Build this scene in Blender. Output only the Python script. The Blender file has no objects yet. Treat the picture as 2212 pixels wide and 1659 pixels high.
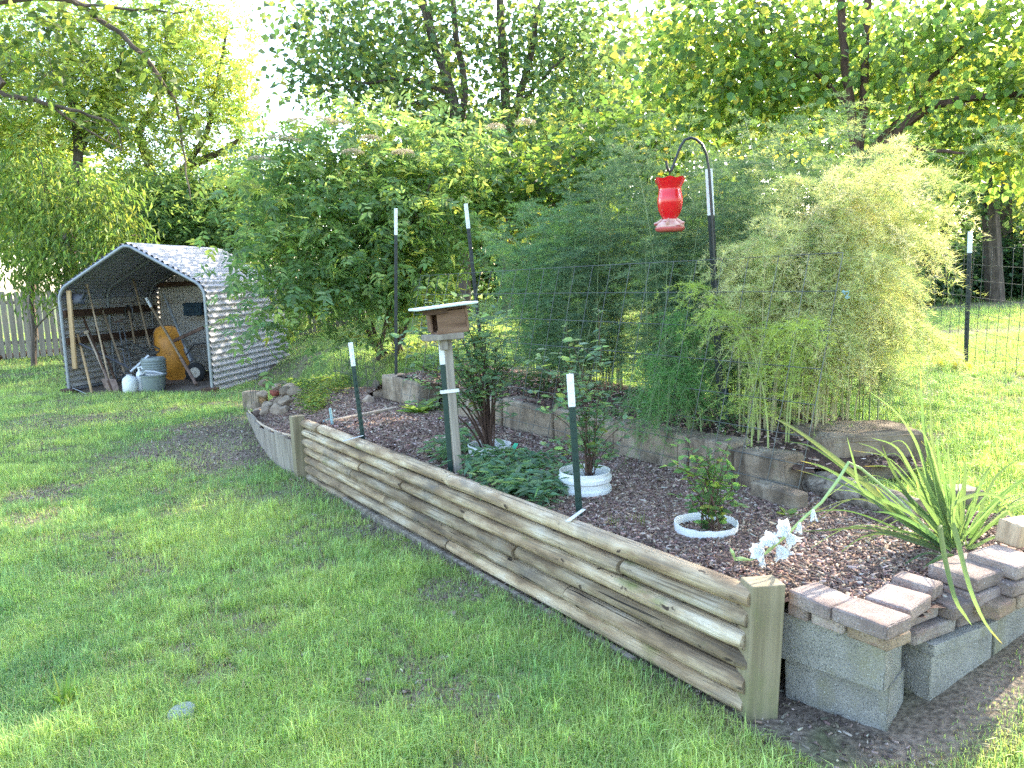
import bpy, bmesh, math
import numpy as np
from mathutils import Vector, Matrix
R_ = np.random.default_rng
sc = bpy.context.scene
COL = sc.collection
# ---------------------------------------------------------------- camera
F, CX, CY, H = 1661.0, 1106.0, 829.5, 1.72          # focal length and centre in units of a 2212 wide picture
PITCH, ROLL = math.radians(7.87), math.radians(-1.7)
RC = (Matrix.Rotation(math.pi/2-PITCH, 3, 'X') @ Matrix.Rotation(ROLL, 3, 'Z'))
RN = np.array(RC)
O = np.array([0, 0, H])
def ray(x, y): return RN @ np.array([(x-CX)/F, -(y-CY)/F, -1.0])
def G(x, y, z): d = ray(x, y); return O+d*((z-H)/d[2])
def Dp(x, y, Y): d = ray(x, y); return O+d*(Y/d[1])
cam = bpy.data.cameras.new('camera'); cam.lens = F/2212*36; cam.sensor_width = 36; cam.clip_end = 500; cam.clip_start = .05
co = bpy.data.objects.new('camera', cam); COL.objects.link(co)
co.matrix_world = Matrix.Translation((0, 0, H)) @ RC.to_4x4(); sc.camera = co
def nz(v): v = np.asarray(v, float); return v/np.maximum(np.linalg.norm(v, axis=-1, keepdims=True), 1e-9)
def sstep(a, b, x): t = np.clip((np.asarray(x, float)-a)/(b-a), 0, 1); return t*t*(3-2*t)
def lerp(a, b, t): return a+(b-a)*t
# ---------------------------------------------------------------- objects
def tag(o, label=None, cat=None, group=None, kind=None):
    for k, v in (('label', label), ('category', cat), ('group', group), ('kind', kind)):
        if v: o[k] = v
    return o
def empty(name, loc, label, cat, group=None, rz=0):
    o = bpy.data.objects.new(name, None); COL.objects.link(o); o.location = [float(c) for c in loc]; o.rotation_euler = (0, 0, rz)
    o.empty_display_size = .1
    return tag(o, label, cat, group)
def link(name, me, parent=None, world=False):
    o = bpy.data.objects.new(name, me); COL.objects.link(o)
    if parent:
        o.parent = parent
        if world: o.matrix_parent_inverse = (Matrix.Translation(parent.location) @ parent.rotation_euler.to_matrix().to_4x4()).inverted()
    return o
def copy_tree(o, parent=None):
    c = o.copy(); COL.objects.link(c)
    if parent: c.parent = parent
    for ch in list(o.children): copy_tree(ch, c)
    return c
def rawmesh(name, V, faces, mat, col=None, smooth=False):
    """V (n,3); faces list of int arrays (m,k)"""
    V = np.ascontiguousarray(V, np.float32); me = bpy.data.meshes.new(name)
    fs = [np.asarray(f, np.int32) for f in (faces if isinstance(faces, list) else [faces]) if len(f)]
    nl = sum(f.size for f in fs); nf = sum(len(f) for f in fs)
    me.vertices.add(len(V)); me.vertices.foreach_set('co', V.ravel())
    me.loops.add(nl); me.loops.foreach_set('vertex_index', np.concatenate([f.ravel() for f in fs]))
    tot = np.concatenate([np.full(len(f), f.shape[1], np.int32) for f in fs])
    me.polygons.add(nf); me.polygons.foreach_set('loop_start', np.concatenate([[0], np.cumsum(tot)[:-1]]).astype(np.int32))
    if smooth: me.polygons.foreach_set('use_smooth', np.ones(nf, bool))
    me.update(calc_edges=True)
    if col is not None:
        a = me.color_attributes.new('col', 'FLOAT_COLOR', 'POINT'); c = np.ones((len(V), 4), np.float32); c[:, :3] = np.clip(col, 0, 1)
        a.data.foreach_set('color', c.ravel())
    if mat: me.materials.append(mat)
    return me
class MB:
    def __init__(s): s.v = []; s.f = []; s.n = 0
    def add(s, V, Fs):
        s.v.append(np.asarray(V, float)); s.f += [tuple(int(i)+s.n for i in f) for f in Fs]; s.n += len(V); return s
    def box(s, c, size, rot=None, bev=0.0, seg=1, jit=0, rng=None):
        bm = bmesh.new(); bmesh.ops.create_cube(bm, size=1); bmesh.ops.scale(bm, vec=[float(x) for x in size], verts=bm.verts)
        if jit:
            for v in bm.verts: v.co += Vector(rng.normal(0, jit, 3))
        if bev: bmesh.ops.bevel(bm, geom=list(bm.edges), offset=bev, segments=seg, profile=.5, affect='EDGES')
        V = np.array([v.co for v in bm.verts]); bm.verts.index_update()
        Fs = [[v.index for v in f.verts] for f in bm.faces]; bm.free()
        if rot is not None: V = V @ np.array(rot).T
        return s.add(V+np.asarray(c, float), Fs)
    def beam(s, a, b, w, h, up=(0, 0, 1), bev=0):
        a, b = np.asarray(a, float), np.asarray(b, float); x = nz(b-a); y = nz(np.cross(up, x)); z = np.cross(x, y)
        return s.box((a+b)/2, (np.linalg.norm(b-a), w, h), np.stack([x, y, z], 1), bev)
    def tube(s, P, r, n=8, caps=True):
        P = np.asarray(P, float); m = len(P); r = np.broadcast_to(np.asarray(r, float), (m,))
        T = np.gradient(P, axis=0); T = nz(T); ref = np.array([0, 0, 1.]) if abs(T[0][2]) < .9 else np.array([1., 0, 0])
        u = nz(np.cross(ref, T[0])); V = []
        for i in range(m):
            u = nz(u-T[i]*np.dot(u, T[i])); w = np.cross(T[i], u); a = np.arange(n)*2*np.pi/n
            V.append(P[i]+r[i]*(np.cos(a)[:, None]*u+np.sin(a)[:, None]*w))
        Fs = [(i*n+k, i*n+(k+1) % n, (i+1)*n+(k+1) % n, (i+1)*n+k) for i in range(m-1) for k in range(n)]
        if caps: Fs += [tuple(range(n))[::-1], tuple((m-1)*n+k for k in range(n))]
        return s.add(np.concatenate(V), Fs)
    def lathe(s, prof, n=24, c=(0, 0, 0), rot=None, wob=None):
        V = []; a = np.arange(n)*2*np.pi/n
        for i, (r, z) in enumerate(prof):
            rr = np.full(n, r); zz = np.full(n, z, float)
            if wob: rr, zz = wob(i, a, rr, zz)
            V.append(np.stack([rr*np.cos(a), rr*np.sin(a), zz], 1))
        V = np.concatenate(V); m = len(prof)
        Fs = [(i*n+k, i*n+(k+1) % n, (i+1)*n+(k+1) % n, (i+1)*n+k) for i in range(m-1) for k in range(n)]
        if rot is not None: V = V @ np.array(rot).T
        return s.add(V+np.asarray(c, float), Fs)
    def grid(s, Pg):
        a, b = Pg.shape[:2]
        return s.add(Pg.reshape(-1, 3), [(i*b+j, i*b+j+1, (i+1)*b+j+1, (i+1)*b+j) for i in range(a-1) for j in range(b-1)])
    def mesh(s, name, mat, smooth=False, loc=None):
        V = np.concatenate(s.v)
        if loc is not None: V = V-np.asarray(loc, float)
        me = bpy.data.meshes.new(name); me.from_pydata(V.tolist(), [], s.f); me.update()
        if smooth: me.polygons.foreach_set('use_smooth', np.ones(len(me.polygons), bool)); me.set_sharp_from_angle(angle=math.radians(42))
        me.materials.append(mat); return me
    def build(s, name, mat, parent=None, smooth=False, world=True):
        """vertices are world coordinates; with a parent (world=True) they are moved into its space"""
        if parent is not None: return link(name, s.mesh(name, mat, smooth), parent, world)
        V = np.concatenate(s.v); c = V.mean(0); c[2] = V[:, 2].min()
        o = link(name, s.mesh(name, mat, smooth, c)); o.location = [float(x) for x in c]; return o
def rz(a): c, s = math.cos(a), math.sin(a); return np.array([[c, -s, 0], [s, c, 0], [0, 0, 1.]])
def rotm(rx, ry, rz_): return np.array(Matrix.Rotation(rz_, 3, 'Z') @ Matrix.Rotation(ry, 3, 'Y') @ Matrix.Rotation(rx, 3, 'X'))
# ---------------------------------------------------------------- materials
def nodes(name):
    m = bpy.data.materials.new(name); m.use_nodes = True; nt = m.node_tree; nt.nodes.clear()
    def N(t, **k):
        n = nt.nodes.new(t)
        for a, b in k.items():
            if a.startswith('i_'): n.inputs[int(a[2:]) if a[2:].isdigit() else a[2:]].default_value = b
            else: setattr(n, a, b)
        return n
    return m, nt, N, nt.links.new
def ramp(N, stops):
    r = N('ShaderNodeValToRGB'); e = r.color_ramp.elements
    while len(e) < len(stops): e.new(.5)
    for el, (p, c) in zip(e, stops): el.position = p; el.color = (*c, 1)
    return r
def mk(name, stops, scale=(8, 8, 8), rough=.8, bump=.3, bscale=None, spots=None, var=.12, metal=0, detail=6, spec=.4, bdist=.01, streak=None, rand=True):
    """noise between colours; spots=(colour, scale xyz, lo, hi) adds a second noise of patches; streak=(colour, scale xyz, lo, hi) fine cracks"""
    m, nt, N, L = nodes(name); tc = N('ShaderNodeTexCoord'); oi = N('ShaderNodeObjectInfo')
    ad = N('ShaderNodeVectorMath', operation='MULTIPLY_ADD'); L(oi.outputs['Random'], ad.inputs[0]); ad.inputs[1].default_value = (37, 23, 51) if rand else (0, 0, 0); L(tc.outputs['Object'], ad.inputs[2])
    def noise(sc_, det=detail, ro=.6):
        mp = N('ShaderNodeMapping'); mp.inputs['Scale'].default_value = sc_; L(ad.outputs[0], mp.inputs[0])
        n = N('ShaderNodeTexNoise'); n.inputs['Scale'].default_value = 1; n.inputs['Detail'].default_value = det; n.inputs['Roughness'].default_value = ro; L(mp.outputs[0], n.inputs['Vector']); return n
    n = noise(scale); r = ramp(N, stops); L(n.outputs['Fac'], r.inputs[0]); c = r.outputs[0]
    for sp in ((spots if isinstance(spots, list) else [spots]) if spots else []):
        n2 = noise(sp[1]); mr = N('ShaderNodeMapRange'); mr.inputs[1].default_value = sp[2]; mr.inputs[2].default_value = sp[3]; L(n2.outputs['Fac'], mr.inputs[0])
        mx = N('ShaderNodeMix', data_type='RGBA'); L(mr.outputs[0], mx.inputs[0]); L(c, mx.inputs[6]); mx.inputs[7].default_value = (*sp[0], 1); c = mx.outputs[2]
    if var:
        hs = N('ShaderNodeHueSaturation'); mr = N('ShaderNodeMapRange'); L(oi.outputs['Random'], mr.inputs[0]); mr.inputs[3].default_value = 1-var*1.6; mr.inputs[4].default_value = 1+var*1.6
        L(mr.outputs[0], hs.inputs['Value']); L(c, hs.inputs['Color']); c = hs.outputs[0]
    b = N('ShaderNodeBsdfPrincipled'); L(c, b.inputs['Base Color']); b.inputs['Roughness'].default_value = rough; b.inputs['Metallic'].default_value = metal; b.inputs['Specular IOR Level'].default_value = spec
    if bump:
        nb = noise(bscale or tuple(x*2 for x in scale)); bp = N('ShaderNodeBump'); bp.inputs['Strength'].default_value = bump; bp.inputs['Distance'].default_value = bdist; L(nb.outputs['Fac'], bp.inputs['Height']); L(bp.outputs[0], b.inputs['Normal'])
    o = N('ShaderNodeOutputMaterial'); L(b.outputs[0], o.inputs[0]); return m
def attr_mat(name, trans=.35, tcol=(1.15, 1.08, .66), rough=.5, spec=.35, tmul=1.5):
    m, nt, N, L = nodes(name); a = N('ShaderNodeAttribute', attribute_name='col'); b = N('ShaderNodeBsdfPrincipled'); b.inputs['Roughness'].default_value = rough; b.inputs['Specular IOR Level'].default_value = spec
    L(a.outputs['Color'], b.inputs['Base Color']); o = N('ShaderNodeOutputMaterial')
    if trans:
        mu = N('ShaderNodeMix', data_type='RGBA', blend_type='MULTIPLY'); mu.inputs[0].default_value = 1; L(a.outputs['Color'], mu.inputs[6]); mu.inputs[7].default_value = (*[x*tmul for x in tcol], 1)
        t = N('ShaderNodeBsdfTranslucent'); L(mu.outputs[2], t.inputs[0]); mx = N('ShaderNodeMixShader'); mx.inputs[0].default_value = trans; L(b.outputs[0], mx.inputs[1]); L(t.outputs[0], mx.inputs[2]); L(mx.outputs[0], o.inputs[0])
    else: L(b.outputs[0], o.inputs[0])
    return m
M = {}
M['leaf'] = attr_mat('leaf', .5, tmul=1.6)
M['grass'] = attr_mat('grass_blade', .38, (1.15, 1.1, .6), .55)
M['fern'] = attr_mat('fern_needle', .35, (1.1, 1.1, .7), .6, .2, 1.3)
M['chip'] = attr_mat('bark_chip', 0, rough=.85, spec=.25)
M['petal'] = attr_mat('petal', .3, (1, 1, 1), .5, .3, 1.0)
M['bark'] = mk('bark', [(.3, (.045, .034, .026)), (.7, (.16, .12, .095))], (14, 14, 4), .9, .8, var=.1, rand=False)
M['bark_red'] = mk('bark_reddish', [(.3, (.04, .022, .016)), (.7, (.13, .075, .055))], (14, 14, 4), .9, .8, var=.1, rand=False)
M['log'] = mk('weathered_log', [(.30, (.13, .088, .055)), (.42, (.28, .19, .11)), (.55, (.45, .34, .215)), (.68, (.57, .48, .36))], (2.6, 9, 9), .85, .9, (4, 80, 80), var=.22,
              spots=[((.17, .18, .055), (2.0, 5, 5), .58, .70), ((.15, .13, .11), (1.5, 5, 5), .57, .70), ((.2, .15, .10), (2.0, 70, 70), .5, .68), ((.025, .018, .013), (.9, 48, 48), .625, .655), ((.05, .033, .022), (8, 17, 17), .645, .68)])
M['greywood'] = mk('grey_weathered_wood', [(.3, (.17, .135, .105)), (.7, (.40, .345, .285))], (26, 26, 1.6), .85, .5, (60, 60, 3), spots=[((.05, .04, .03), (70, 70, 1.4), .66, .73)], var=.05)
M['postwood'] = mk('treated_post_wood', [(.3, (.18, .145, .085)), (.7, (.34, .28, .18))], (22, 22, 1.3), .85, .5, (60, 60, 3), spots=[((.17, .175, .075), (5, 5, 2), .5, .7), ((.05, .035, .025), (70, 70, 1.2), .68, .74)], var=.06)
M['boxwood'] = mk('nest_box_wood', [(.3, (.10, .052, .03)), (.5, (.19, .105, .062)), (.7, (.27, .165, .105))], (3, 3, 22), .75, .3, (8, 8, 60), var=.03)
M['darkwood'] = mk('dark_wood', [(.3, (.05, .025, .015)), (.7, (.11, .06, .035))], (3, 20, 20), .8, .3)
M['pine'] = mk('pine_timber', [(.3, (.38, .24, .115)), (.7, (.55, .37, .2))], (16, 16, 2), .8, .3, var=.05)
M['handle'] = mk('tool_handle_wood', [(.3, (.24, .165, .10)), (.7, (.45, .33, .21))], (40, 40, 4), .7, .2, var=.22)
M['cmu'] = mk('concrete_block', [(.3, (.205, .19, .165)), (.7, (.375, .35, .31))], (7, 7, 7), .95, 1, (120, 120, 120), spots=[((.10, .10, .095), (170, 170, 170), .52, .62), ((.24, .22, .14), (6, 6, 3), .52, .68), ((.55, .54, .51), (150, 150, 150), .60, .68)], var=.05, bdist=.006)
M['paver'] = mk('tumbled_paver', [(.3, (.20, .145, .125)), (.5, (.30, .225, .195)), (.72, (.40, .345, .31))], (9, 9, 9), .95, .9, (170, 170, 170), spots=[((.30, .20, .16), (13, 13, 13), .55, .68), ((.15, .125, .11), (150, 150, 150), .53, .63), ((.52, .47, .44), (140, 140, 140), .60, .69)], var=.16, bdist=.005)
M['paver_tan'] = mk('tan_paver', [(.3, (.23, .155, .10)), (.5, (.31, .225, .155)), (.72, (.39, .30, .22))], (9, 9, 9), .95, .9, (170, 170, 170), spots=[((.30, .185, .145), (11, 11, 11), .52, .66), ((.15, .115, .085), (150, 150, 150), .53, .63), ((.58, .5, .42), (140, 140, 140), .62, .7)], var=.12, bdist=.005)
M['curb'] = mk('old_concrete', [(.3, (.13, .095, .065)), (.5, (.27, .205, .145)), (.72, (.40, .33, .25))], (5, 5, 5), .95, .9, (60, 60, 60), spots=[((.09, .065, .045), (7, 7, 2.5), .52, .7), ((.15, .155, .07), (9, 9, 6), .6, .75), ((.10, .085, .07), (150, 150, 150), .6, .66)], var=.1)
M['rock'] = mk('field_stone', [(.3, (.19, .14, .105)), (.7, (.40, .31, .235))], (9, 9, 9), .9, .8, (50, 50, 50), var=.22)
M['redrock'] = mk('red_brick_stone', [(.3, (.22, .055, .035)), (.7, (.33, .1, .065))], (14, 14, 14), .9, .6, (60, 60, 60))
M['soil'] = mk('bed_soil', [(.3, (.035, .02, .016)), (.7, (.11, .065, .05))], (25, 25, 25), .95, 1, (90, 90, 90), var=0)
M['zinc'] = mk('white_corrugated_metal', [(.3, (.27, .275, .305)), (.7, (.36, .365, .40))], (1.2, 3, 3), .5, .05, var=0, spots=[((.2, .165, .14), (1.4, 7, 7), .55, .75)], spec=.5)
M['zinc_inner'] = mk('brightened_cream_metal', [(.3, (.44, .41, .37)), (.7, (.56, .53, .49))], (1.2, 3, 3), .5, .05, var=0, spots=[((.34, .26, .19), (1.4, 7, 7), .52, .75)])  # cream metal, its colour lightened so the shed interior looks brighter lit
M['tube'] = mk('grey_steel_tube', [(.3, (.2, .21, .22)), (.7, (.28, .29, .3))], (9, 9, 9), .45, .05, metal=.3)
M['green'] = mk('dark_green_post_paint', [(.3, (.012, .035, .028)), (.7, (.02, .05, .04))], (20, 20, 20), .45, .1, spots=((.09, .06, .045), (60, 60, 20), .68, .75), var=.1)
M['blackpost'] = mk('black_post_paint', [(.3, (.014, .019, .02)), (.7, (.028, .036, .038))], (20, 20, 20), .45, .1)
M['white'] = mk('white_post_paint', [(.3, (.70, .71, .72)), (.7, (.82, .82, .82))], (20, 20, 20), .5, .1, spots=((.3, .26, .22), (70, 70, 25), .66, .74), var=.03)
M['wire'] = mk('galvanised_wire', [(.3, (.085, .09, .085)), (.7, (.17, .175, .16))], (9, 9, 9), .5, 0, metal=.4)
M['darkwire'] = mk('dark_fence_wire', [(.3, (.03, .034, .034)), (.7, (.06, .065, .06))], (9, 9, 9), .55, 0)
M['black'] = mk('black_metal', [(.3, (.012, .014, .015)), (.7, (.028, .03, .032))], (20, 20, 20), .35, .05, spec=.5)
M['strap'] = mk('galvanised_strap', [(.3, (.6, .6, .6)), (.7, (.75, .75, .75))], (20, 20, 20), .4, 0, metal=.3)
M['bucket'] = mk('white_plastic', [(.3, (.66, .66, .64)), (.7, (.80, .80, .79))], (8, 8, 8), .45, .1, spots=((.38, .33, .27), (9, 9, 16), .62, .8), var=.04)
M['greyplastic'] = mk('grey_plastic', [(.3, (.2, .23, .22)), (.7, (.28, .31, .3))], (6, 6, 6), .5, .1)
M['orange'] = mk('orange_tray_paint', [(.3, (.50, .20, .025)), (.7, (.66, .3, .05))], (4, 4, 4), .5, .1, spots=((.2, .09, .04), (7, 7, 7), .6, .75))
M['rubber'] = mk('rubber', [(.3, (.012, .012, .012)), (.7, (.03, .03, .03))], (20, 20, 20), .8, .3)
M['cream'] = mk('cream_rim_paint', [(.3, (.5, .44, .36)), (.7, (.65, .58, .48))], (20, 20, 20), .5, .1)
M['blue'] = mk('blue_black_plastic', [(.3, (.012, .03, .05)), (.7, (.03, .07, .1))], (9, 9, 9), .4, 0)
M['rust'] = mk('rusty_steel', [(.3, (.10, .06, .045)), (.7, (.22, .15, .115))], (20, 20, 20), .7, .3)
M['steelgrey'] = mk('slate_steel', [(.3, (.07, .07, .085)), (.7, (.13, .13, .15))], (9, 9, 9), .5, .1)
M['fence'] = mk('grey_picket_wood', [(.3, (.22, .18, .145)), (.7, (.40, .345, .285))], (14, 14, 1.2), .9, .3, spots=((.55, .40, .24), (2, 2, 1), .62, .8), var=.12)
M['plankwood'] = mk('bare_lath_wood', [(.3, (.4, .3, .21)), (.7, (.55, .44, .33))], (2, 20, 20), .8, .3)
M['teal'] = mk('pale_blue_plastic', [(.3, (.22, .36, .37)), (.7, (.28, .42, .43))], (9, 9, 9), .4, 0)
M['greenplastic'] = mk('green_plastic', [(.3, (.03, .36, .2)), (.7, (.05, .45, .26))], (9, 9, 9), .4, 0)
M['roofing'] = mk('pale_nestbox_roof', [(.3, (.5, .56, .55)), (.7, (.66, .72, .71))], (14, 14, 14), .7, .3, spots=((.2, .24, .2), (30, 30, 30), .63, .72))
M['rottenlog'] = mk('rotten_timber', [(.3, (.07, .055, .045)), (.5, (.22, .18, .14)), (.72, (.38, .33, .27))], (2, 28, 28), .9, 1, (4, 60, 60), spots=[((.02, .016, .012), (1.5, 40, 40), .58, .68)])
def glassred():
    m, nt, N, L = nodes('red_glass'); b = N('ShaderNodeBsdfPrincipled'); b.inputs['Base Color'].default_value = (.72, .008, .018, 1); b.inputs['Roughness'].default_value = .16
    b.inputs['Transmission Weight'].default_value = .12; b.inputs['Coat Weight'].default_value = .25; b.inputs['Coat Roughness'].default_value = .03; b.inputs['IOR'].default_value = 1.4
    n = N('ShaderNodeTexVoronoi'); n.inputs['Scale'].default_value = 42; tc = N('ShaderNodeTexCoord'); L(tc.outputs['Object'], n.inputs['Vector'])
    r = ramp(N, [(.0, (.95, .7, .7)), (.05, (.85, .3, .3)), (.09, (.72, .008, .018))]); L(n.outputs['Distance'], r.inputs[0]); L(r.outputs[0], b.inputs['Base Color'])
    o = N('ShaderNodeOutputMaterial'); L(b.outputs[0], o.inputs[0]); return m
M['redglass'] = glassred()
M['pinkbase'] = mk('faded_pink_plastic', [(.3, (.52, .26, .21)), (.7, (.66, .42, .34))], (30, 30, 30), .35, .1, spots=((.34, .05, .05), (14, 14, 50), .55, .62))
def tray_red(): return mk('feeder_tray_red', [(.3, (.38, .06, .055)), (.7, (.5, .12, .1))], (30, 30, 30), .35, .1)
M['trayred'] = tray_red()
# ---------------------------------------------------------------- terrain
A = np.array([.85, 2.73]); U = nz(np.array([-2.89, 4.49])); NN = np.array([U[1], -U[0]])     # log wall start, its direction, the bed side
def st(x, y): dx, dy = x-A[0], y-A[1]; return dx*NN[0]+dy*NN[1], dx*U[0]+dy*U[1]
def xy(s, t): return A+NN*s+U*t
def vnoise(x, y, f, seed=0):
    x = np.asarray(x, float)*f+seed*17.3; y = np.asarray(y, float)*f+seed*9.1; xi, yi = np.floor(x), np.floor(y); fx, fy = x-xi, y-yi
    fx, fy = fx*fx*(3-2*fx), fy*fy*(3-2*fy)
    def h(a, b): v = np.sin(a*127.1+b*311.7+seed*74.7)*43758.5453; return v-np.floor(v)
    return lerp(lerp(h(xi, yi), h(xi+1, yi), fx), lerp(h(xi, yi+1), h(xi+1, yi+1), fx), fy)
def fbm(x, y, f, seed=0, o=3): return sum(vnoise(x, y, f*2**i, seed+i)*.5**i for i in range(o))/sum(.5**i for i in range(o))
def zg(x, y):
    x = np.asarray(x, float); y = np.asarray(y, float); s, t = st(x, y)
    low = -.12*sstep(0, 5.3, t)+.03*sstep(12, 20, y)
    low = low+np.where(t < .2, .2*np.clip(s-.35, 0, 2.2)*sstep(.3, -.2, t), 0)
    high = (.45+.055*np.clip(y-4.3, 0, 5)+.02*np.clip(y-9.3, 0, 12))*sstep(-5.5, .3, x+.12*(y-8))
    wd = .35*np.clip(s-1.6, 0, 2)
    m = sstep(1.35, 1.75, s)*sstep(-.42-wd, .12+wd, t)
    m = np.where(t > 5.3, lerp(m, sstep(1.5, 2.6, s), sstep(5.3, 6.3, t)), m)
    return lerp(low, np.maximum(high, low), m)+.03*(fbm(x, y, .9, 3)-.5)
SHED = dict(o=np.array([-8.13, 13.97]), a=math.radians(-9.5), w=2.92, d=3.0)
def shed_local(x, y):
    dx, dy = np.asarray(x)-SHED['o'][0], np.asarray(y)-SHED['o'][1]; c, s = math.cos(SHED['a']), math.sin(SHED['a']); return dx*c+dy*s, -dx*s+dy*c
def bare(x, y):
    """how bare of grass (0..1) the lawn is"""
    s, t = st(x, y); n = np.clip(fbm(x, y, 1.6, 11), 0, 1); n2 = fbm(x, y, 4, 5); n3 = fbm(x, y, 13, 6)
    strip = sstep(.26+.34*n2, -.05, -s)*(.45+.6*n)*((t > -.4) & (t < 9)) * (s < .1)
    front = sstep(.26+.3*n2, .02, np.hypot(np.maximum(np.abs((x-1.75)*.9+(y-2.85)*.45)-.55, 0), ((y-2.75)*.9-(x-1.75)*.45)*1.1)) * (y > 2.2)
    def spot(px, py, r, el=1.0): c = G(px, py, -.08); return sstep(1.4, .55, np.hypot((x-c[0])/r, (y-c[1])/(r*el))+1.1*(n2-.5)+.7*(n3-.5))
    sp = np.maximum.reduce([.8*spot(95, 1060, .42), .7*spot(40, 1110, .3), .8*spot(440, 950, .9, 1.4), .9*spot(500, 985, .7), .8*spot(520, 905, .6), .75*spot(985, 1300, .22), .45*spot(300, 1240, .3), .6*spot(660, 1060, .4), .6*spot(250, 1010, .5), .55*spot(120, 905, .7), .5*spot(420, 1080, .4), spot(2140, 1430, .35), spot(1800, 1540, .2), spot(1720, 1560, .3), spot(1850, 1600, .25), .9*spot(470, 930, .9), .7*spot(390, 960, .7)])
    nn = sstep(.45, .7, n)*sstep(.35, .6, n3*.6+n2*.4)*.75
    sl, sd = shed_local(x, y); sh = ((sl > -.1) & (sl < 3) & (sd > -.12) & (sd < 3.1))
    fl = np.maximum(sstep(1.0, .4, np.hypot((x-10.)/4, (y-16.3)/1.1)), sstep(1.0, .5, np.hypot((x-7.2)/3.2, (y-11.)/.45+.6*(n-.5))))*.75
    return np.clip(np.maximum.reduce([strip, front, sp, nn, sh*1., fl]), 0, 1)
def ground_mesh():
    def axis(lo, hi, dense_lo, dense_hi, fine, coarse):
        a = np.arange(dense_lo, dense_hi+1e-6, fine); l, x = [], dense_lo
        st_ = fine
        while x > lo: st_ = min(st_*1.15, coarse); x -= st_; l.append(x)
        r, x = [], dense_hi; st_ = fine
        while x < hi: st_ = min(st_*1.15, coarse); x += st_; r.append(x)
        return np.concatenate([l[::-1], a, r])
    xs = axis(-140, 140, -6, 4.5, .09, 8); ys = axis(-30, 240, 1.2, 12, .09, 8)
    X, Y = np.meshgrid(xs, ys); Z = zg(X, Y); b = bare(X, Y); nx, ny = len(xs), len(ys)
    i = np.arange(ny-1)[:, None]*nx+np.arange(nx-1)[None]; Fq = np.stack([i, i+1, i+nx+1, i+nx], -1).reshape(-1, 4)
    V = np.stack([X, Y, Z], -1).reshape(-1, 3)
    g = fbm(X, Y, 2.5, 8)[..., None]; grass = lerp(np.array([.075, .11, .03]), np.array([.13, .175, .05]), g); dirt = lerp(np.array([.13, .098, .075]), np.array([.29, .225, .175]), fbm(X, Y, 9, 2)[..., None])
    c = lerp(grass, dirt, b[..., None]).reshape(-1, 3)
    m, nt, N, L = nodes('lawn_soil'); a = N('ShaderNodeAttribute', attribute_name='col'); tc = N('ShaderNodeTexCoord'); n = N('ShaderNodeTexNoise'); n.inputs['Scale'].default_value = 45; n.inputs['Detail'].default_value = 6; L(tc.outputs['Object'], n.inputs['Vector'])
    r = ramp(N, [(.3, (.5, .5, .5)), (.7, (1.4, 1.4, 1.4))]); L(n.outputs['Fac'], r.inputs[0]); mu = N('ShaderNodeMix', data_type='RGBA', blend_type='MULTIPLY'); mu.inputs[0].default_value = 1; L(a.outputs['Color'], mu.inputs[6]); L(r.outputs[0], mu.inputs[7])
    b_ = N('ShaderNodeBsdfPrincipled'); b_.inputs['Roughness'].default_value = .95; b_.inputs['Specular IOR Level'].default_value = .15; L(mu.outputs[2], b_.inputs['Base Color']); bp = N('ShaderNodeBump'); bp.inputs['Strength'].default_value = .8; bp.inputs['Distance'].default_value = .02; L(n.outputs['Fac'], bp.inputs['Height']); L(bp.outputs[0], b_.inputs['Normal'])
    o = N('ShaderNodeOutputMaterial'); L(b_.outputs[0], o.inputs[0])
    tag(link('ground', rawmesh('ground', V, Fq, m, c, True)), kind='structure')
ground_mesh()
def inpoly(x, y, poly):
    x = np.asarray(x); y = np.asarray(y); ins = np.zeros(x.shape, bool); n = len(poly)
    for i in range(n):
        x1, y1 = poly[i]; x2, y2 = poly[(i+1) % n]
        c = ((y1 > y) != (y2 > y)) & (x < (x2-x1)*(y-y1)/(y2-y1+1e-12)+x1); ins ^= c
    return ins
def onground(px, py, z=0.):
    for _ in range(8): p = G(px, py, z); z = float(zg(p[0], p[1]))
    return np.array([p[0], p[1], z])
def K2(cx, cy): return (660+cx/4.366)/1.2911, (950+cy/4.366)/1.2911
bot = [(735, 1640), (690, 1635), (600, 1600), (520, 1545), (440, 1475), (370, 1390), (300, 1290), (240, 1180), (190, 1060), (150, 985)]; top = [(655, 1178), (590, 1165), (520, 1150), (450, 1128), (385, 1098), (330, 1070), (270, 1038), (215, 990), (160, 920), (112, 862)]
Bp = [onground(*K2(*b)) for b in bot]; Tp = [Dp(*K2(*t), b[1]+.04) for b, t in zip(Bp, top)]; Bp, Tp = np.array(Bp), np.array(Tp)
STP = [st(p[0]+.05, p[1]+.035) for p in Tp]
BED = [(.06, 5.28), (.06, .02), (.24, -.02), (.36, -.31), (.55, -.36), (1.7, -.40), (1.95, -.05), (1.6, .62), (1.36, .72), (1.36, 5.3), (1.75, 6.6), (1.9, 8.3), (1.3, STP[-1][1]+.2)]+[(float(a), float(b)) for a, b in STP[::-1]]
BEDXY = [tuple(xy(*p)) for p in BED]
def zbed(x, y):
    s, t = st(x, y)
    z = .455-.012*np.clip(t, 0, 5.3)+.02*(fbm(x, y, 2.5, 4)-.5)+.012*(fbm(x, y, 9, 7)-.5)
    z = z-sstep(5.0, 7.0, t)*(.13-.04*sstep(.2, 1.2, s))-.07*sstep(7, 9, t)
    tt = np.array([p[1] for p in STP]); oo = np.argsort(tt); rim = np.interp(t, tt[oo], Tp[oo, 2])-.045; z = np.where(t > 5.35, lerp(rim, np.maximum(z, rim-.05), sstep(.3, 1.0, s)), z)
    return z-.03*sstep(.3, .08, s)*(t < 5.3)+0*s-.035*sstep(-.15, -.33, t)
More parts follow.
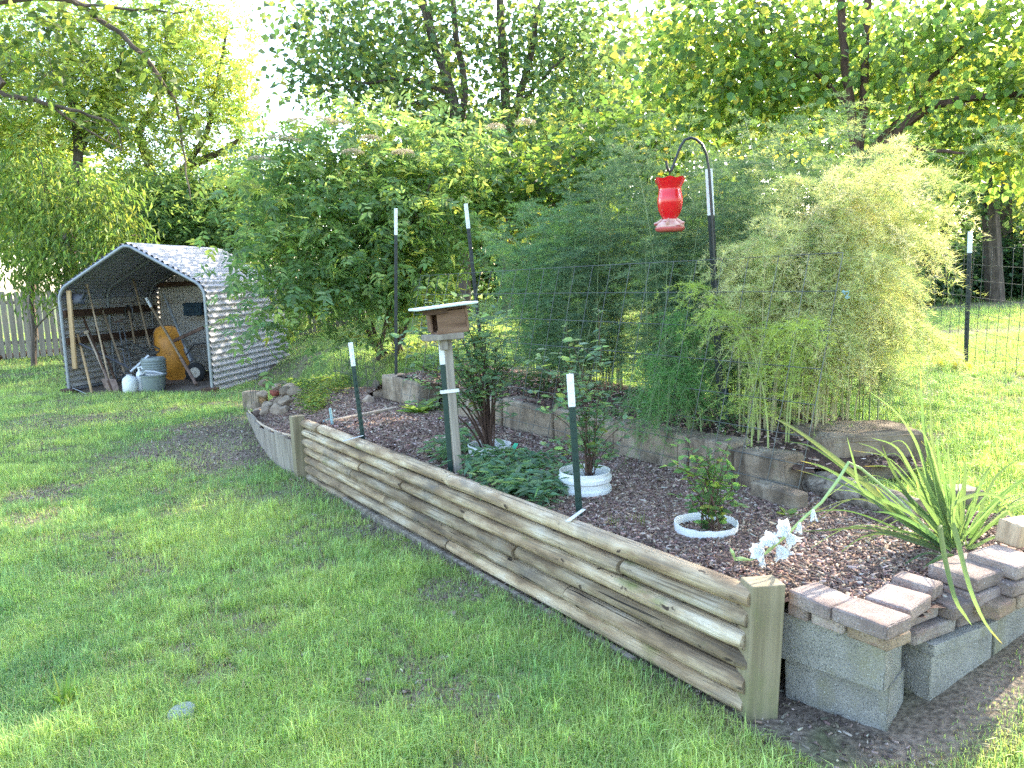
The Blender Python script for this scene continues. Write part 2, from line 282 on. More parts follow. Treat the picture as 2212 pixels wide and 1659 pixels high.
UPPER = [(1.42, .85), (1.42, 7.6), (2.1, 7.8), (2.75, 5.0), (2.7, 1.5), (2.2, .55)]
UPXY = [tuple(xy(*p)) for p in UPPER]
def zup(x, y): s, t = st(x, y); return .66+.06*sstep(1.4, 2.2, s)+.03*(fbm(x, y, 3, 9)-.5)-.2*sstep(2.35, 2.8, s)-.16*sstep(1.1, .5, t)-.42*sstep(6.0, 7.6, t)
def patch(name, polyxy, zf, h=.04, kindname='structure'):
    P = np.array(polyxy); xs = np.arange(P[:, 0].min(), P[:, 0].max()+h, h); ys = np.arange(P[:, 1].min(), P[:, 1].max()+h, h); X, Y = np.meshgrid(xs, ys); nx = len(xs)
    i = np.arange(len(ys)-1)[:, None]*nx+np.arange(nx-1)[None]; Fq = np.stack([i, i+1, i+nx+1, i+nx], -1).reshape(-1, 4)
    cx, cy = (X[:-1, :-1]+h/2).ravel(), (Y[:-1, :-1]+h/2).ravel(); Fq = Fq[inpoly(cx, cy, polyxy)]
    V = np.stack([X, Y, zf(X, Y)], -1).reshape(-1, 3); u, inv = np.unique(Fq, return_inverse=True); inv = inv.reshape(-1, 4); V = V[u]
    E_ = np.concatenate([inv[:, [k, (k+1) % 4]] for k in range(4)]); key = {}
    for a, b in E_.tolist(): key[(a, b)] = 1
    bd = np.array([(a, b) for a, b in key if (b, a) not in key]); mt_ = st(V[bd[:, 0], 0], V[bd[:, 0], 1]); bd = bd[(mt_[1] > 5.45) & (mt_[0] < .6)] if name == 'bed_soil' else bd[:0]; n0 = len(V); V = np.concatenate([V, V-[0, 0, .4]])      # a skirt down into the ground
    return tag(link(name, rawmesh(name, V, [inv, np.stack([bd[:, 1], bd[:, 0], bd[:, 0]+n0, bd[:, 1]+n0], 1)], M['soil'], None, True)), kind=kindname)
patch('bed_soil', BEDXY, zbed); patch('upper_bed_soil', UPXY, zup)
def onbed(px, py):
    z = .43
    for _ in range(6): p = G(px, py, z); z = float(zbed(p[0], p[1]))
    return np.array([p[0], p[1], z])
# ---------------------------------------------------------------- leaves
def perp(n, d): return nz(n-d*np.sum(n*d, -1, keepdims=True))
def leafmesh(P, D, Nr, L, W, rng, shape=1, fold=.25, droop=0.0):
    """P base, D direction, Nr normal, L length, W half width -> vertices and quads"""
    L = np.broadcast_to(np.asarray(L, float), (len(P),))[:, None]; W = np.broadcast_to(np.asarray(W, float), (len(P),))[:, None]
    S = np.cross(D, Nr); n = len(P)
    if shape == 0:      # far leaf: one quad
        V = np.stack([P, P+D*L*.45+S*W+Nr*W*fold, P+D*L-Nr*L*droop, P+D*L*.45-S*W+Nr*W*fold], 1)
        i = np.arange(n)[:, None]*4; return V.reshape(-1, 3), [i+np.array([0, 1, 2]), i+np.array([0, 2, 3])], 4
    a, b = (.22, .62) if shape == 1 else (.12, .55)
    wa, wb = (.85, .85) if shape == 1 else (1.0, .82)
    V = np.stack([P, P+D*L*a+S*W*wa+Nr*W*fold, P+D*L*b+S*W*wb+Nr*(W*fold-L*droop*.4), P+D*L-Nr*L*droop, P+D*L*b-S*W*wb+Nr*(W*fold-L*droop*.4), P+D*L*a-S*W*wa+Nr*W*fold], 1)
    i = np.arange(n)[:, None]*6; return V.reshape(-1, 3), [np.concatenate([i+np.array([0, 1, 2, 3]), i+np.array([0, 3, 4, 5])])], 6
def pal(rng, palette, n):
    w = np.array([p[1] for p in palette], float); k = rng.choice(len(palette), n, p=w/w.sum()); return np.array([p[0] for p in palette])[k]
def leafcols(base, rng, k, jit=.18):
    n = len(base); c = base*np.exp(rng.normal(0, jit, (n, 1)))*(1+rng.normal(0, .06, (n, 3))); c = lerp(c, (c @ np.array([.3, .59, .11]))[:, None], .05); return np.repeat(c, k, 0)
def frondleaves(P, Ax, Nr, FL, npair, rng):
    """pinnate leaves: a terminal leaflet and npair pairs along each axis"""
    Ps, Ds, Ns, K = [P+Ax*FL[:, None]*.8], [Ax], [Nr], [np.arange(len(P))]; S = np.cross(Ax, Nr)
    for i in range(npair):
        f = .25+.5*i/max(1, npair-1)
        for sg in (-1, 1): Ps.append(P+Ax*FL[:, None]*f); Ds.append(nz(Ax*.55+S*sg*.9-Nr*.12)); Ns.append(nz(Nr+S*sg*.15+rng.normal(0, .18, P.shape))); K.append(np.arange(len(P)))
    return np.concatenate(Ps), np.concatenate(Ds), np.concatenate(Ns), np.concatenate(K)
def branches(mb, skel, targets, r0, rng, n=5, sag=.08, minr=.006, up=.25):
    """join every target to the nearest point of a growing skeleton of (point, radius)"""
    pts = [np.asarray(p, float) for p, _ in skel]; rad = [r for _, r in skel]; PT = np.array(pts); RD = np.array(rad); left = list(range(len(targets)))
    d = np.array([np.min(np.linalg.norm(PT-t, axis=1)) for t in targets]); order = np.argsort(d)
    for k in order:
        t = targets[k]; dv = t-PT; dist = np.linalg.norm(dv, axis=1)+np.maximum(PT[:, 2]-t[2], 0)*.8-RD*2; j = int(np.argmin(dist)); a = PT[j]; L = np.linalg.norm(t-a)
        if L < .05: continue
        m = max(4, int(L/.35)+2); f = np.linspace(0, 1, m)[:, None]; off = rng.normal(0, .05*L, 3); pth = a+(t-a)*f+np.sin(f*np.pi)*(off+np.array([0, 0, up*L*.35]))-np.array([0, 0, sag*L])*f**2
        ra = min(RD[j]*.72, r0*(.25+L*.12)); rr = np.linspace(max(ra, minr), minr*.6, m); mb.tube(pth, rr, n, False)
        PT = np.concatenate([PT, pth[1:]]); RD = np.concatenate([RD, rr[1:]])
def blob(px, py, Y, rx, ry, rd=None, w=1.0):
    c = Dp(px, py, Y); k = Y/F; return np.array([*c, rx*k, (rd if rd else (rx+ry)/2*k), ry*k, w])
LIT_Y = [((.36, .42, .09), 3), ((.27, .36, .09), 4), ((.18, .28, .075), 3), ((.44, .44, .11), 1.0)]
MIDG = [((.18, .28, .085), 4), ((.13, .22, .075), 4), ((.26, .35, .095), 2), ((.09, .16, .065), 2)]
DARKG = [((.125, .205, .085), 4), ((.09, .16, .07), 4), ((.2, .29, .09), 2.5), ((.34, .38, .09), 1.6)]
REDB = [((.15, .25, .07), 4), ((.22, .33, .075), 4), ((.11, .195, .07), 3), ((.38, .42, .07), 2), ((.55, .47, .06), .5)]
def crown(name, root, blobs, nclump, nf, FL, npair, ll, lw, palette, seed, cr=.3, droop=.3, spread=.5, shape=0, fold=.3, rmin=.35, twig=None, mat='leaf', jit=.2, dr=.0):
    rng = R_(seed); B = np.array(blobs); w = (B[:, 3]*B[:, 4]*B[:, 5])**.6*B[:, 6]; k = rng.choice(len(B), nclump, p=w/w.sum())
    d = nz(rng.normal(0, 1, (nclump, 3))); r = (rmin**3+(1-rmin**3)*rng.random(nclump))**(1/3); C = B[k, :3]+d*r[:, None]*B[k, 3:6]
    out = nz(d*B[k, 3:6]); nfs = rng.integers(max(1, int(nf*.5)), int(nf*1.5)+1, nclump); idx = np.repeat(np.arange(nclump), nfs); n = len(idx)
    P = C[idx]+rng.normal(0, cr, (n, 3))*np.array([1, 1, .6]); Ax = nz(out[idx]*.5+rng.normal(0, .6, (n, 3))*np.array([1, 1, .5])+np.array([0, 0, -droop])); Nr = perp(np.array([0, 0, 1.])+rng.normal(0, spread, (n, 3)), Ax)
    cc = pal(rng, palette, nclump); fc = np.where(rng.random((n, 1)) < .3, pal(rng, palette, n), cc[idx])
    if npair: LP, LD, LN, K = frondleaves(P, Ax, Nr, np.full(n, FL)*rng.uniform(.7, 1.2, n), npair, rng)
    else: LP, LD, LN, K = P, Ax, Nr, np.arange(n)
    m = len(LP); LD = nz(LD+rng.normal(0, .12, (m, 3))); LN = perp(LN, LD); Ls = ll*rng.uniform(.65, 1.25, m)
    V, Fs, kk = leafmesh(LP, LD, LN, Ls, Ls*lw, rng, shape, fold, dr)
    o = link(name, rawmesh(name, V, Fs, M[mat], leafcols(fc[K], rng, kk, jit)), root, True)
    return C, o
def trunkmesh(name, root, paths, targets, mat, seed, r0=.05, n=7, minr=.006, sag=.05, up=.25):
    rng = R_(seed); mb = MB(); sk = []
    for P, r in paths:
        P = np.asarray(P, float); f = np.linspace(0, len(P)-1, max(8, 3*len(P))); i = np.minimum(f.astype(int), len(P)-2); q = f-i
        Pm = np.pad(P, ((1, 1), (0, 0)), mode='edge'); p0, p1, p2, p3 = Pm[i], Pm[i+1], Pm[i+2], Pm[i+3]; q = q[:, None]
        S = .5*((2*p1)+(-p0+p2)*q+(2*p0-5*p1+4*p2-p3)*q**2+(-p0+3*p1-3*p2+p3)*q**3); S = S+rng.normal(0, .008, S.shape)
        rr = np.interp(f, np.arange(len(P)), np.linspace(r[0], r[1], len(P))); mb.tube(S, rr, n, True); sk += list(zip(S, rr))
    if len(targets): branches(mb, sk, targets, r0, rng, 5, sag, minr, up)
    return mb.build(name, M[mat], root, True)
def tree(name, label, cat, base, paths, blobs, nclump, nf, FL, npair, ll, lw, palette, seed, ntwig=60, group=None, bark='bark', r0=.05, minr=.008, **kw):
    root = empty(name, base, label, cat, group); C, o = crown('crown', root, blobs, nclump, nf, FL, npair, ll, lw, palette, seed, **kw)
    T = C[R_(seed+1).permutation(len(C))[:ntwig]]; trunkmesh('trunk', root, paths, T, bark, seed+2, r0, minr=minr); return root, C
# ---------------------------------------------------------------- log retaining wall
slope = -.017
def wall_pt(s, t, z): p = xy(s, t); return np.array([p[0], p[1], z])
def ztop(t): return .54+slope*t
wall = empty('log_retaining_wall', wall_pt(.05, 2.6, -.1), 'long low retaining wall of weathered half round timbers holding the mulch bed', 'retaining wall')
def logmesh(L, seed, dark=0):
    rng = R_(seed); n, m = 16, max(8, int(L/.07)); a = np.arange(n)*2*np.pi/n; xs = np.linspace(0, L, m); V = []
    ph = rng.uniform(0, 9, 4)
    for i, x in enumerate(xs):
        k = 1+.035*math.sin(x*3.1+ph[0])+.025*math.sin(x*7.7+ph[1]); e = 1-.10*(i in (0, m-1))
        y = .054*np.cos(a)*k*e*(1+rng.normal(0, .008, n)); z = np.clip(.0405*np.sin(a)*e, -.0395, .0395)*(1+.02*math.sin(x*5+ph[2]))
        V.append(np.stack([np.full(n, x), y, z], 1))
    mb = MB(); V = np.concatenate(V); Fs = [(i*n+k, i*n+(k+1) % n, (i+1)*n+(k+1) % n, (i+1)*n+k) for i in range(m-1) for k in range(n)]+[tuple(range(n))[::-1], tuple((m-1)*n+k for k in range(n))]
    mb.add(V, Fs); return mb.mesh('log', M['log'], True)
ang = math.atan2(U[1], U[0])
joints = [[2.40, 4.87], [.73, 3.15], [2.16, 3.1, 3.87], [1.62, 4.06, 4.8], [1.15, 3.42], [2.43], [1.3, 3.73]]
for r, js in enumerate(joints):
    ts = [.0+.012*(r % 3)]+js+[5.30]
    for i in range(len(ts)-1):
        t0, t1 = ts[i]+(.006 if i else 0), ts[i+1]-.006
        o = link('log', logmesh(t1-t0, r*10+i), wall); p = wall_pt(.05+.009*math.sin(r*2.7+i*1.9), t0, ztop(t0)-.088*(r+.5))
        o.location = [float(v) for v in p-np.array(wall.location)]; o.rotation_euler = (math.sin(r*7+i)*.05, -slope, ang)
        if r == 0 and i == 0: o['label'] = 'dark weathered cracked timber at the right end of the top row'
mb = MB(); f = wall_pt(-.012, 1.2, .0); mb.beam(wall_pt(-.015, .6, -.02), wall_pt(-.015, 4.2, -.10), .03, .09, bev=.006); mb.build('base_board', M['rottenlog'], wall)
def post(base, top, w, d, yaw, mat, name='end_post'):
    b, t = np.asarray(base, float), np.asarray(top, float); z = nz(t-b); x = np.array([math.cos(yaw), math.sin(yaw), 0]); x = nz(x-z*np.dot(x, z)); y = np.cross(z, x); Rm = np.stack([x, y, z], 1)
    m2 = MB(); m2.box((0, 0, np.linalg.norm(t-b)/2), (w, d, np.linalg.norm(t-b)), None, .005, 2); me = m2.mesh(name, mat); o = link(name, me, wall); o.location = [float(v) for v in b-np.array(wall.location)]
    o.rotation_euler = Matrix(Rm.tolist()).to_euler(); return o
xd = np.array([.985, .17, 0]); yd = np.array([-.17, .985, 0])
a0 = np.array([.85, 2.73, -.05]); post(a0+xd*.068+yd*.05, np.array([.872, 2.727, .552])+xd*.068+yd*.05, .136, .10, math.atan2(.17, .985), M['postwood'])
b0 = wall_pt(.0, 5.36, -.2); post(b0, wall_pt(-.005, 5.385, .475), .10, .12, ang, M['postwood'])
# ---------------------------------------------------------------- curved stave edging
stv = empty('stave_edging', onground(560, 1000), 'curved edging of upright grey boards around the rock pile', 'garden edging')
for i in range(len(Bp)-1):
    b0_, b1_, t0_, t1_ = [lerp(p, q, e) for p, q, e in ((Bp[i], Bp[i+1], .03), (Bp[i], Bp[i+1], .97), (Tp[i], Tp[i+1], .03), (Tp[i], Tp[i+1], .97))]
    nrm = nz(np.cross(b1_-b0_, t0_-b0_)); nrm = nrm*np.sign(np.dot(nrm, [.84, .54, 0])) if abs(np.dot(nrm, [.84, .54, 0])) > 0 else nrm
    dz = np.array([0, 0, .05]); q = [b0_-dz, b1_-dz, t1_, t0_]; V = np.array(q+[p+nrm*.022 for p in q]); dh = np.array([0, 0, .012*((i*37) % 5-2)]); V[[2, 3, 6, 7]] += dh
    m2 = MB(); m2.add(V, [(3, 2, 1, 0), (4, 5, 6, 7), (0, 1, 5, 4), (1, 2, 6, 5), (2, 3, 7, 6), (3, 0, 4, 7)]); m2.build('stave', M['greywood'], stv)
m2 = MB(); m2.tube(Tp+np.array([.03, .02, .008]), .012, 6); m2.build('top_band', M['plankwood'], stv)
# ---------------------------------------------------------------- concrete blocks and pavers at the corner
def solid(name, mat, c, size, yaw, label, cat, group=None, bev=.006, seg=2, tilt=(0, 0), rough=0, seed=0):
    """a block with its own object axes, slightly worn"""
    bm = bmesh.new(); bmesh.ops.create_cube(bm, size=1); bmesh.ops.scale(bm, vec=[float(v) for v in size], verts=bm.verts); bmesh.ops.bevel(bm, geom=list(bm.edges), offset=bev, segments=seg, profile=.6, affect='EDGES')
    rng = R_(seed)
    if rough:
        bmesh.ops.subdivide_edges(bm, edges=list(bm.edges), cuts=5, use_grid_fill=True)
        for v in bm.verts:
            p = np.array(v.co)*14+seed*3.7; d = np.sin(p[0]+2*np.sin(p[1]))+np.sin(p[1]*1.7+p[2])+np.sin(p[2]*1.3+p[0]*.8); v.co += v.co.normalized()*float(d*rough*.4+rng.normal(0, rough*.35))
    me = bpy.data.meshes.new(name); bm.to_mesh(me); bm.free(); me.materials.append(mat); me.polygons.foreach_set('use_smooth', np.ones(len(me.polygons), bool)); me.set_sharp_from_angle(angle=math.radians(50))
    o = link(name, me); o.location = [float(v) for v in c]; o.rotation_euler = (tilt[0], tilt[1], yaw); return tag(o, label, cat, group)
e1, e2 = nz(np.array([.27, -.26])), nz(np.array([.26, .27])); y1 = math.atan2(e1[1], e1[0])
cor = np.array([1.310, 2.598]); cc = cor-e1*.195+e2*.1
solid('concrete_block', M['cmu'], (*cc, .291), (.39, .2, .19), y1, 'upper grey concrete block at the bed corner under the pavers', 'concrete block', 'grey concrete blocks of the corner', .006, 2, rough=.003, seed=1)
cb = np.array([1.345, 2.635])-e1*.195+e2*.1
solid('concrete_block', M['cmu'], (*cb, .095), (.39, .2, .19), y1+.02, 'lower grey concrete block at the bed corner half sunk in soil', 'concrete block', 'grey concrete blocks of the corner', .006, 2, rough=.003, seed=2)
w2 = nz(np.array([.88, .47])); m2v = np.array([-w2[1], w2[0]]); yw = math.atan2(w2[1], w2[0]); q0 = np.array([1.565, 2.755])
bc = q0+w2*.2+m2v*.1; solid('concrete_block', M['cmu'], (*bc, .15), (.395, .2, .20), yw, 'grey concrete block with a thin slab on top right of the corner', 'concrete block', 'grey concrete blocks of the corner', .006, 2, rough=.003, seed=3)
bc = q0+w2*.615+m2v*.1; solid('concrete_block', M['cmu'], (*bc, .20), (.395, .2, .20), yw, 'grey concrete block farthest right along the bed, ending at the frame', 'concrete block', 'grey concrete blocks of the corner', .006, 2, rough=.003, seed=4)
bc = q0+w2*.19-m2v*.012+m2v*.1; solid('cap_slab', M['cmu'], (*bc, .2755), (.41, .22, .048), yw, 'thin grey slab lying on the concrete block right of the corner', 'cap slab', 'thin grey cap slabs', .004, 2, rough=.001, seed=5)
bc = q0+w2*.61-m2v*.012+m2v*.1; solid('cap_slab', M['cmu'], (*bc, .3255), (.40, .22, .048), yw, 'thin grey slab on the far right block at the frame edge', 'cap slab', 'thin grey cap slabs', .004, 2, rough=.001, seed=6)
def K4(cx, cy): return (2000+cx/2.397)/1.2911, (1450+cy/2.397)/1.2911
def paver(a, b, z, d, label, mat='paver', h=.06, seed=0, inward=None):
    """front top edge between two picture points on the level z, depth d towards the bed"""
    p, q = G(*K4(*a), z)[:2], G(*K4(*b), z)[:2]; w = nz(q-p); n = np.array([-w[1], w[0]]); c = (p+q)/2+n*d/2
    rng = R_(seed+50)
    solid('tumbled_paver', M[mat], (*c, z-h/2+.001*rng.random()), (max(.08, np.linalg.norm(q-p)-.008), d, h-.004), math.atan2(w[1], w[0]), label, 'paver', 'tumbled pavers stacked along the corner', .013, 3, (rng.normal(0, .012), rng.normal(0, .012)), .0022, seed+10)
paver((462, 545), (608, 598), .448, .12, 'small reddish paver under the first top paver beside the end post', 'paver', .058, 1)
paver((614, 598), (852, 683), .448, .12, 'reddish brown paver in the lower row between two others on the corner block', 'paver', .058, 2)
paver((858, 686), (1128, 775), .448, .15, 'tan paver in the lower row at the very corner', 'paver_tan', .058, 3)
paver((470, 462), (752, 584), .509, .155, 'grey pink paver in the top row touching the wooden end post', 'paver', .06, 4)
paver((757, 580), (1142, 722), .509, .165, 'large pale paver in the top row at the outer corner', 'paver', .06, 5)
paver((1130, 800), (1310, 735), .44, .1, 'grey paver end lying under the corner paver on the right side', 'paver_tan', .052, 30)
paver((1322, 760), (1606, 645), .362, .15, 'pinkish paver lying on the left end of the first cap slab', 'paver', .06, 6)
paver((1614, 640), (1866, 560), .362, .15, 'reddish paver lying on the right end of the first cap slab', 'paver', .06, 7)
paver((1874, 585), (2008, 518), .413, .15, 'tan paver lying on the far right cap slab', 'paver_tan', .06, 8)
paver((2014, 515), (2200, 450), .413, .15, 'tan paver at the frame edge on the far right cap slab', 'paver_tan', .06, 9)
paver((1290, 632), (1494, 552), .424, .15, 'reddish paver in the middle row beside the corner stack', 'paver', .06, 10)
paver((1582, 588), (1728, 530), .424, .2, 'warm pink topped paver in the middle row turned endwise', 'paver', .06, 11)
paver((1742, 512), (1966, 418), .448, .17, 'mottled paver in the middle row under the large high paver', 'paver', .06, 12)
paver((1975, 428), (2200, 350), .476, .17, 'grey paver in the middle row at the right frame edge', 'paver', .06, 13)
paver((1286, 600), (1442, 500), .486, .17, 'broad bluish grey paver in the top row second from the corner', 'paver', .06, 14)
paver((1440, 455), (1520, 405), .492, .16, 'slate grey paver lying on the inner side next to the mulch', 'paver', .06, 15)
paver((1726, 400), (1992, 305), .510, .2, 'largest weathered paver on top with green blades hanging over it', 'paver', .062, 16)
paver((2000, 318), (2200, 250), .538, .2, 'pink grey paver on top at the right frame edge', 'paver', .06, 17)
solid('brick', M['handle'], (*G(2205, 1148, .56)[:2], .56), (.2, .1, .1), .5, 'orange brown brick lying behind the pavers at the right frame edge', 'brick', None, .008, 2, (.1, .1), .002, 8)
solid('timber_offcut', M['rottenlog'], onbed(2128, 1125)+[0.05, .3, .04], (.2, .12, .09), .4, 'short grey timber offcut behind the sword leaved clump', 'timber', None, .008, 2, (.1, .1), .003, 9)
# ---------------------------------------------------------------- old concrete curb
def tcurb(px, z=.7, s=1.34):
    best = min(np.arange(.3, 8, .01), key=lambda t: abs(proj(wall_pt(s, t, z))[0]-px)); return best
def proj(q): v = RN.T @ (np.array(q)-O); return CX+F*v[0]/-v[2], CY-F*v[1]/-v[2]
tx = [tcurb(x) for x in (1690, 1580, 1484, 1318, 1190, 1075, 985)]
names = ['broken rounded concrete curb block at the right end behind the wire', 'squarish concrete curb block second from the right end', 'stained concrete curb block in the middle under the hanging fern', 'long concrete curb block behind the tall white tipped post', 'concrete curb block behind the many stemmed bush', 'concrete curb block left of the many stemmed bush']
for i in range(6):
    t0, t1 = tx[i]+.008, tx[i+1]-.008; zt = .70-.01*i; p = xy(1.36+.1+.015*math.sin(i*5), (t0+t1)/2); hh = .36 if i else .31
    solid('curb_block', M['curb'], (p[0], p[1], zt-hh/2-(.03 if i == 0 else 0)), (t1-t0, .21, hh), ang+.03*math.sin(i*9), names[i], 'curb block', 'old concrete curb blocks of the upper bed', .03 if i < 2 else .02, 3, (.03*math.sin(i*4), .03*math.cos(i*7)), .006 if i < 2 else .004, 20+i)
p = xy(1.5, 6.05); solid('curb_block', M['curb'], (p[0], p[1], .50), (.95, .26, .28), ang, 'pale tan curb block at the foot of the big elder shrub', 'curb block', 'old concrete curb blocks of the upper bed', .02, 2, rough=.004, seed=31)
b = G(1842, 960, .66); solid('concrete_lump', M['curb'], (b[0]+.06, b[1]+.1, .57), (.72, .42, .36), .22, 'big weathered concrete block on its own right of the wire panel', 'concrete block', None, .06, 3, (.02, .03), .012, 40)
b = G(1722, 1000, .6); solid('concrete_lump', M['curb'], (b[0]+.02, b[1]+.12, .53), (.24, .2, .2), .5, 'small dark stone wedged between the curb end and the big block', 'stone', None, .03, 2, (.1, .1), .012, 41)
b = G(1947, 955, .62); solid('timber_stub', M['darkwood'], (b[0], b[1]+.2, .58), (.12, .12, .2), .2, 'short dark wooden stub right of the big concrete block', 'timber stub', None, .01, 2)
a_, b_ = onbed(1715, 1052)+[0, 0.02, .06], onbed(1985, 1128)+[0, .02, .05]
m2 = MB(); P = lerp(a_[None], b_[None], np.linspace(0, 1, 22)[:, None])
rng = R_(3); m2.tube(P+rng.normal(0, .005, P.shape), .075*(1+rng.normal(0, .05, 22)), 12); o = m2.build('rotten_timber', M['rottenlog'], None, True); tag(o, 'rotten split grey timber lying on the mulch behind the gladiolus', 'timber')
a_, b_ = onbed(1640, 1075), onbed(1740, 1108); m2 = MB(); m2.beam(a_+[0, .05, .04], b_+[0, .05, .04], .1, .1, bev=.01); tag(m2.build('curb_footing', M['curb']), 'low concrete strip at the foot of the broken curb end', 'concrete strip')
# ---------------------------------------------------------------- steel posts
def tpost(base, top, white, label, mat='green', wid=.036, studs=True, yaw=0, group='steel fence posts with white tips'):
    b, t = np.asarray(base, float), np.asarray(top, float); L = np.linalg.norm(t-b); root = empty('steel_fence_post', b, label, 'fence post', group)
    z = nz(t-b); x = np.array([math.cos(yaw), math.sin(yaw), 0]); x = nz(x-z*np.dot(x, z)); Rm = np.stack([x, np.cross(z, x), z], 1)
    root.rotation_euler = Matrix(Rm.tolist()).to_euler()
    def part(z0, z1, nm, m, e=0.0):
        m2 = MB(); m2.box((0, 0, (z0+z1)/2), (wid+e, .006+e, z1-z0), None, .0015); m2.box((0, .021, (z0+z1)/2-.0003), (.006+e, .036, z1-z0-.001), None, .001)
        if studs:
            for zz in np.arange(z0+.03, z1-.01, .054): m2.box((0, -.006, zz), (.011, .010, .022), None, .002)
        link(nm, m2.mesh(nm, m), root)
    part(-.25, L*(1-white), 'post_body', M[mat]); part(L*(1-white)+.0005, L, 'white_tip', M['white'], .001); return root
def pix(bx, by, tx_, ty, zf=onbed): b = zf(bx, by); return b, Dp(tx_, ty, b[1])
b, t = pix(785, 955, 757, 740); tpost(b, t, .235, 'green steel post with white tip at the left end of the mulch bed')
b, t = pix(974, 1022, 952, 728); tpost(b, t, .2, 'green steel post with white tip strapped to the nest box pole', studs=False)
b, t = pix(1252, 1118, 1231, 808); tpost(b, t, .225, 'green studded steel post nearest the camera beside the white bucket')
b = wall_pt(1.5, 6.4, .62); tpost((b[0], b[1], b[2]), Dp(855, 450, b[1]), .07/.45, 'slim dark steel post leaning before the elder leaves, left of its twin', 'blackpost')
b = Dp(1047, 760, 7.6); tpost((b[0], b[1], .62), Dp(1006, 440, 7.6), .13, 'dark steel post leaning left at the left edge of the fern', 'blackpost')
hb = Dp(1560, 945, 5.05); hookpost = tpost((hb[0], hb[1], .62), Dp(1531, 365, 5.0), .165, 'dark steel post carrying the black hook in the fern', 'blackpost', .044)
b = onground(2086, 785, .7); tpost(b, Dp(2096, 500, b[1]), .16, 'lone black steel post of the wire fence on the right lawn', 'blackpost', .05)
b = G(1568, 925, .62); m2 = MB(); m2.tube([G(1570, 935, .6), Dp(1568, 840, b[1])], .02, 8); tag(m2.build('blue_stake', M['blue'], None, True), 'short dark blue stake behind the wire under the fern', 'stake')
def strap(a, b, label, w=.022):
    a, b = np.asarray(a, float), np.asarray(b, float); m2 = MB(); m2.beam(a, b, w, .003)
    for f in (.2, .5, .8): m2.lathe([(.001, 0), (.004, 0), (.004, .003), (.001, .003)], 8, lerp(a, b, f)+[0, 0, .0016])
    tag(m2.build('metal_strap', M['strap']), label, 'metal strap', 'perforated straps holding the posts')
def topat(px, py): p = G(px, py, .5); s, t = st(p[0], p[1]); q = G(px, py, ztop(t)+.004); return q
strap(topat(740, 953), topat(784, 944)+[0, 0, .012], 'white strap from the log wall to the leftmost front post')
strap(topat(1226, 1126), topat(1262, 1108)+[0, 0, .02], 'white perforated strap from the log wall to the nearest front post')
# ---------------------------------------------------------------- nest box on its pole
pb = onbed(990, 1022); Yb = pb[1]+.03; ptop = Dp(966, 733, Yb)
pole = empty('wooden_pole', pb, 'square grey wooden pole carrying the nest box', 'wooden pole'); z = nz(ptop-pb); x = nz(np.array([.95, .3, 0])-z*z.dot([.95, .3, 0])); Rp = np.stack([x, np.cross(z, x), z], 1); pole.rotation_euler = Matrix(Rp.tolist()).to_euler(); Lp = np.linalg.norm(ptop-pb)
m2 = MB(); m2.box((0, 0, Lp/2-.1), (.052, .05, Lp+.2), None, .004); link('pole', m2.mesh('pole', M['greywood']), pole)
m2 = MB(); m2.box((-.03, .0, Lp+.02), (.25, .2, .042), None, .005); link('platform', m2.mesh('platform', M['greywood']), pole)
m2 = MB(); m2.box((-.035, -.045, Lp-.035), (.05, .04, .065), None, .004); link('bracket', m2.mesh('bracket', M['greywood']), pole)
m2 = MB(); m2.box((-.02, -.032, Lp*.62), (.13, .003, .02)); m2.box((-.02, -.034, Lp*.62+.012), (.13, .004, .003)); o = link('metal_strap', m2.mesh('metal_strap', M['strap'])); o.matrix_world = Matrix.Translation(pole.location) @ pole.rotation_euler.to_matrix().to_4x4(); tag(o, 'white perforated strap tying the steel post to the wooden pole', 'metal strap', 'perforated straps holding the posts')
nb = empty('nest_box', ptop+z*.042, 'wooden nest box with a pale flat roof on the pole', 'nest box'); nb.rotation_euler = Matrix(rotm(0, math.radians(-4.5), math.radians(20)).tolist()).to_euler()
def loc(name, mb_, mat, par, sm=False): return link(name, mb_.mesh(name, mat, sm), par)
m2 = MB(); m2.box((.02, -.085, .085), (.192, .014, .135), None, .002); loc('front_panel', m2, M['boxwood'], nb)
m2 = MB(); m2.box((.02, 0, .008), (.215, .19, .016), None, .002); m2.box((.02, -.086, .02), (.21, .02, .022), None, .002); loc('floor', m2, M['boxwood'], nb)
m2 = MB(); m2.box((.125, -.005, .088), (.016, .18, .145), None, .002); m2.box((.02, .085, .088), (.194, .014, .15), None, .002); m2.box((-.10, .03, .09), (.014, .1, .14), None, .002); loc('side_wall', m2, M['boxwood'], nb)
m2 = MB(); m2.box((-.02, -.005, .165), (.29, .2, .012), None, .002); m2.box((-.07, -.02, .15), (.13, .17, .028), None, .003); loc('roof_batten', m2, M['darkwood'], nb)
m2 = MB(); m2.box((-.01, -.02, .182), (.41, .27, .016), rotm(-.03, -.01, 0), .004); loc('roof', m2, M['roofing'], nb)
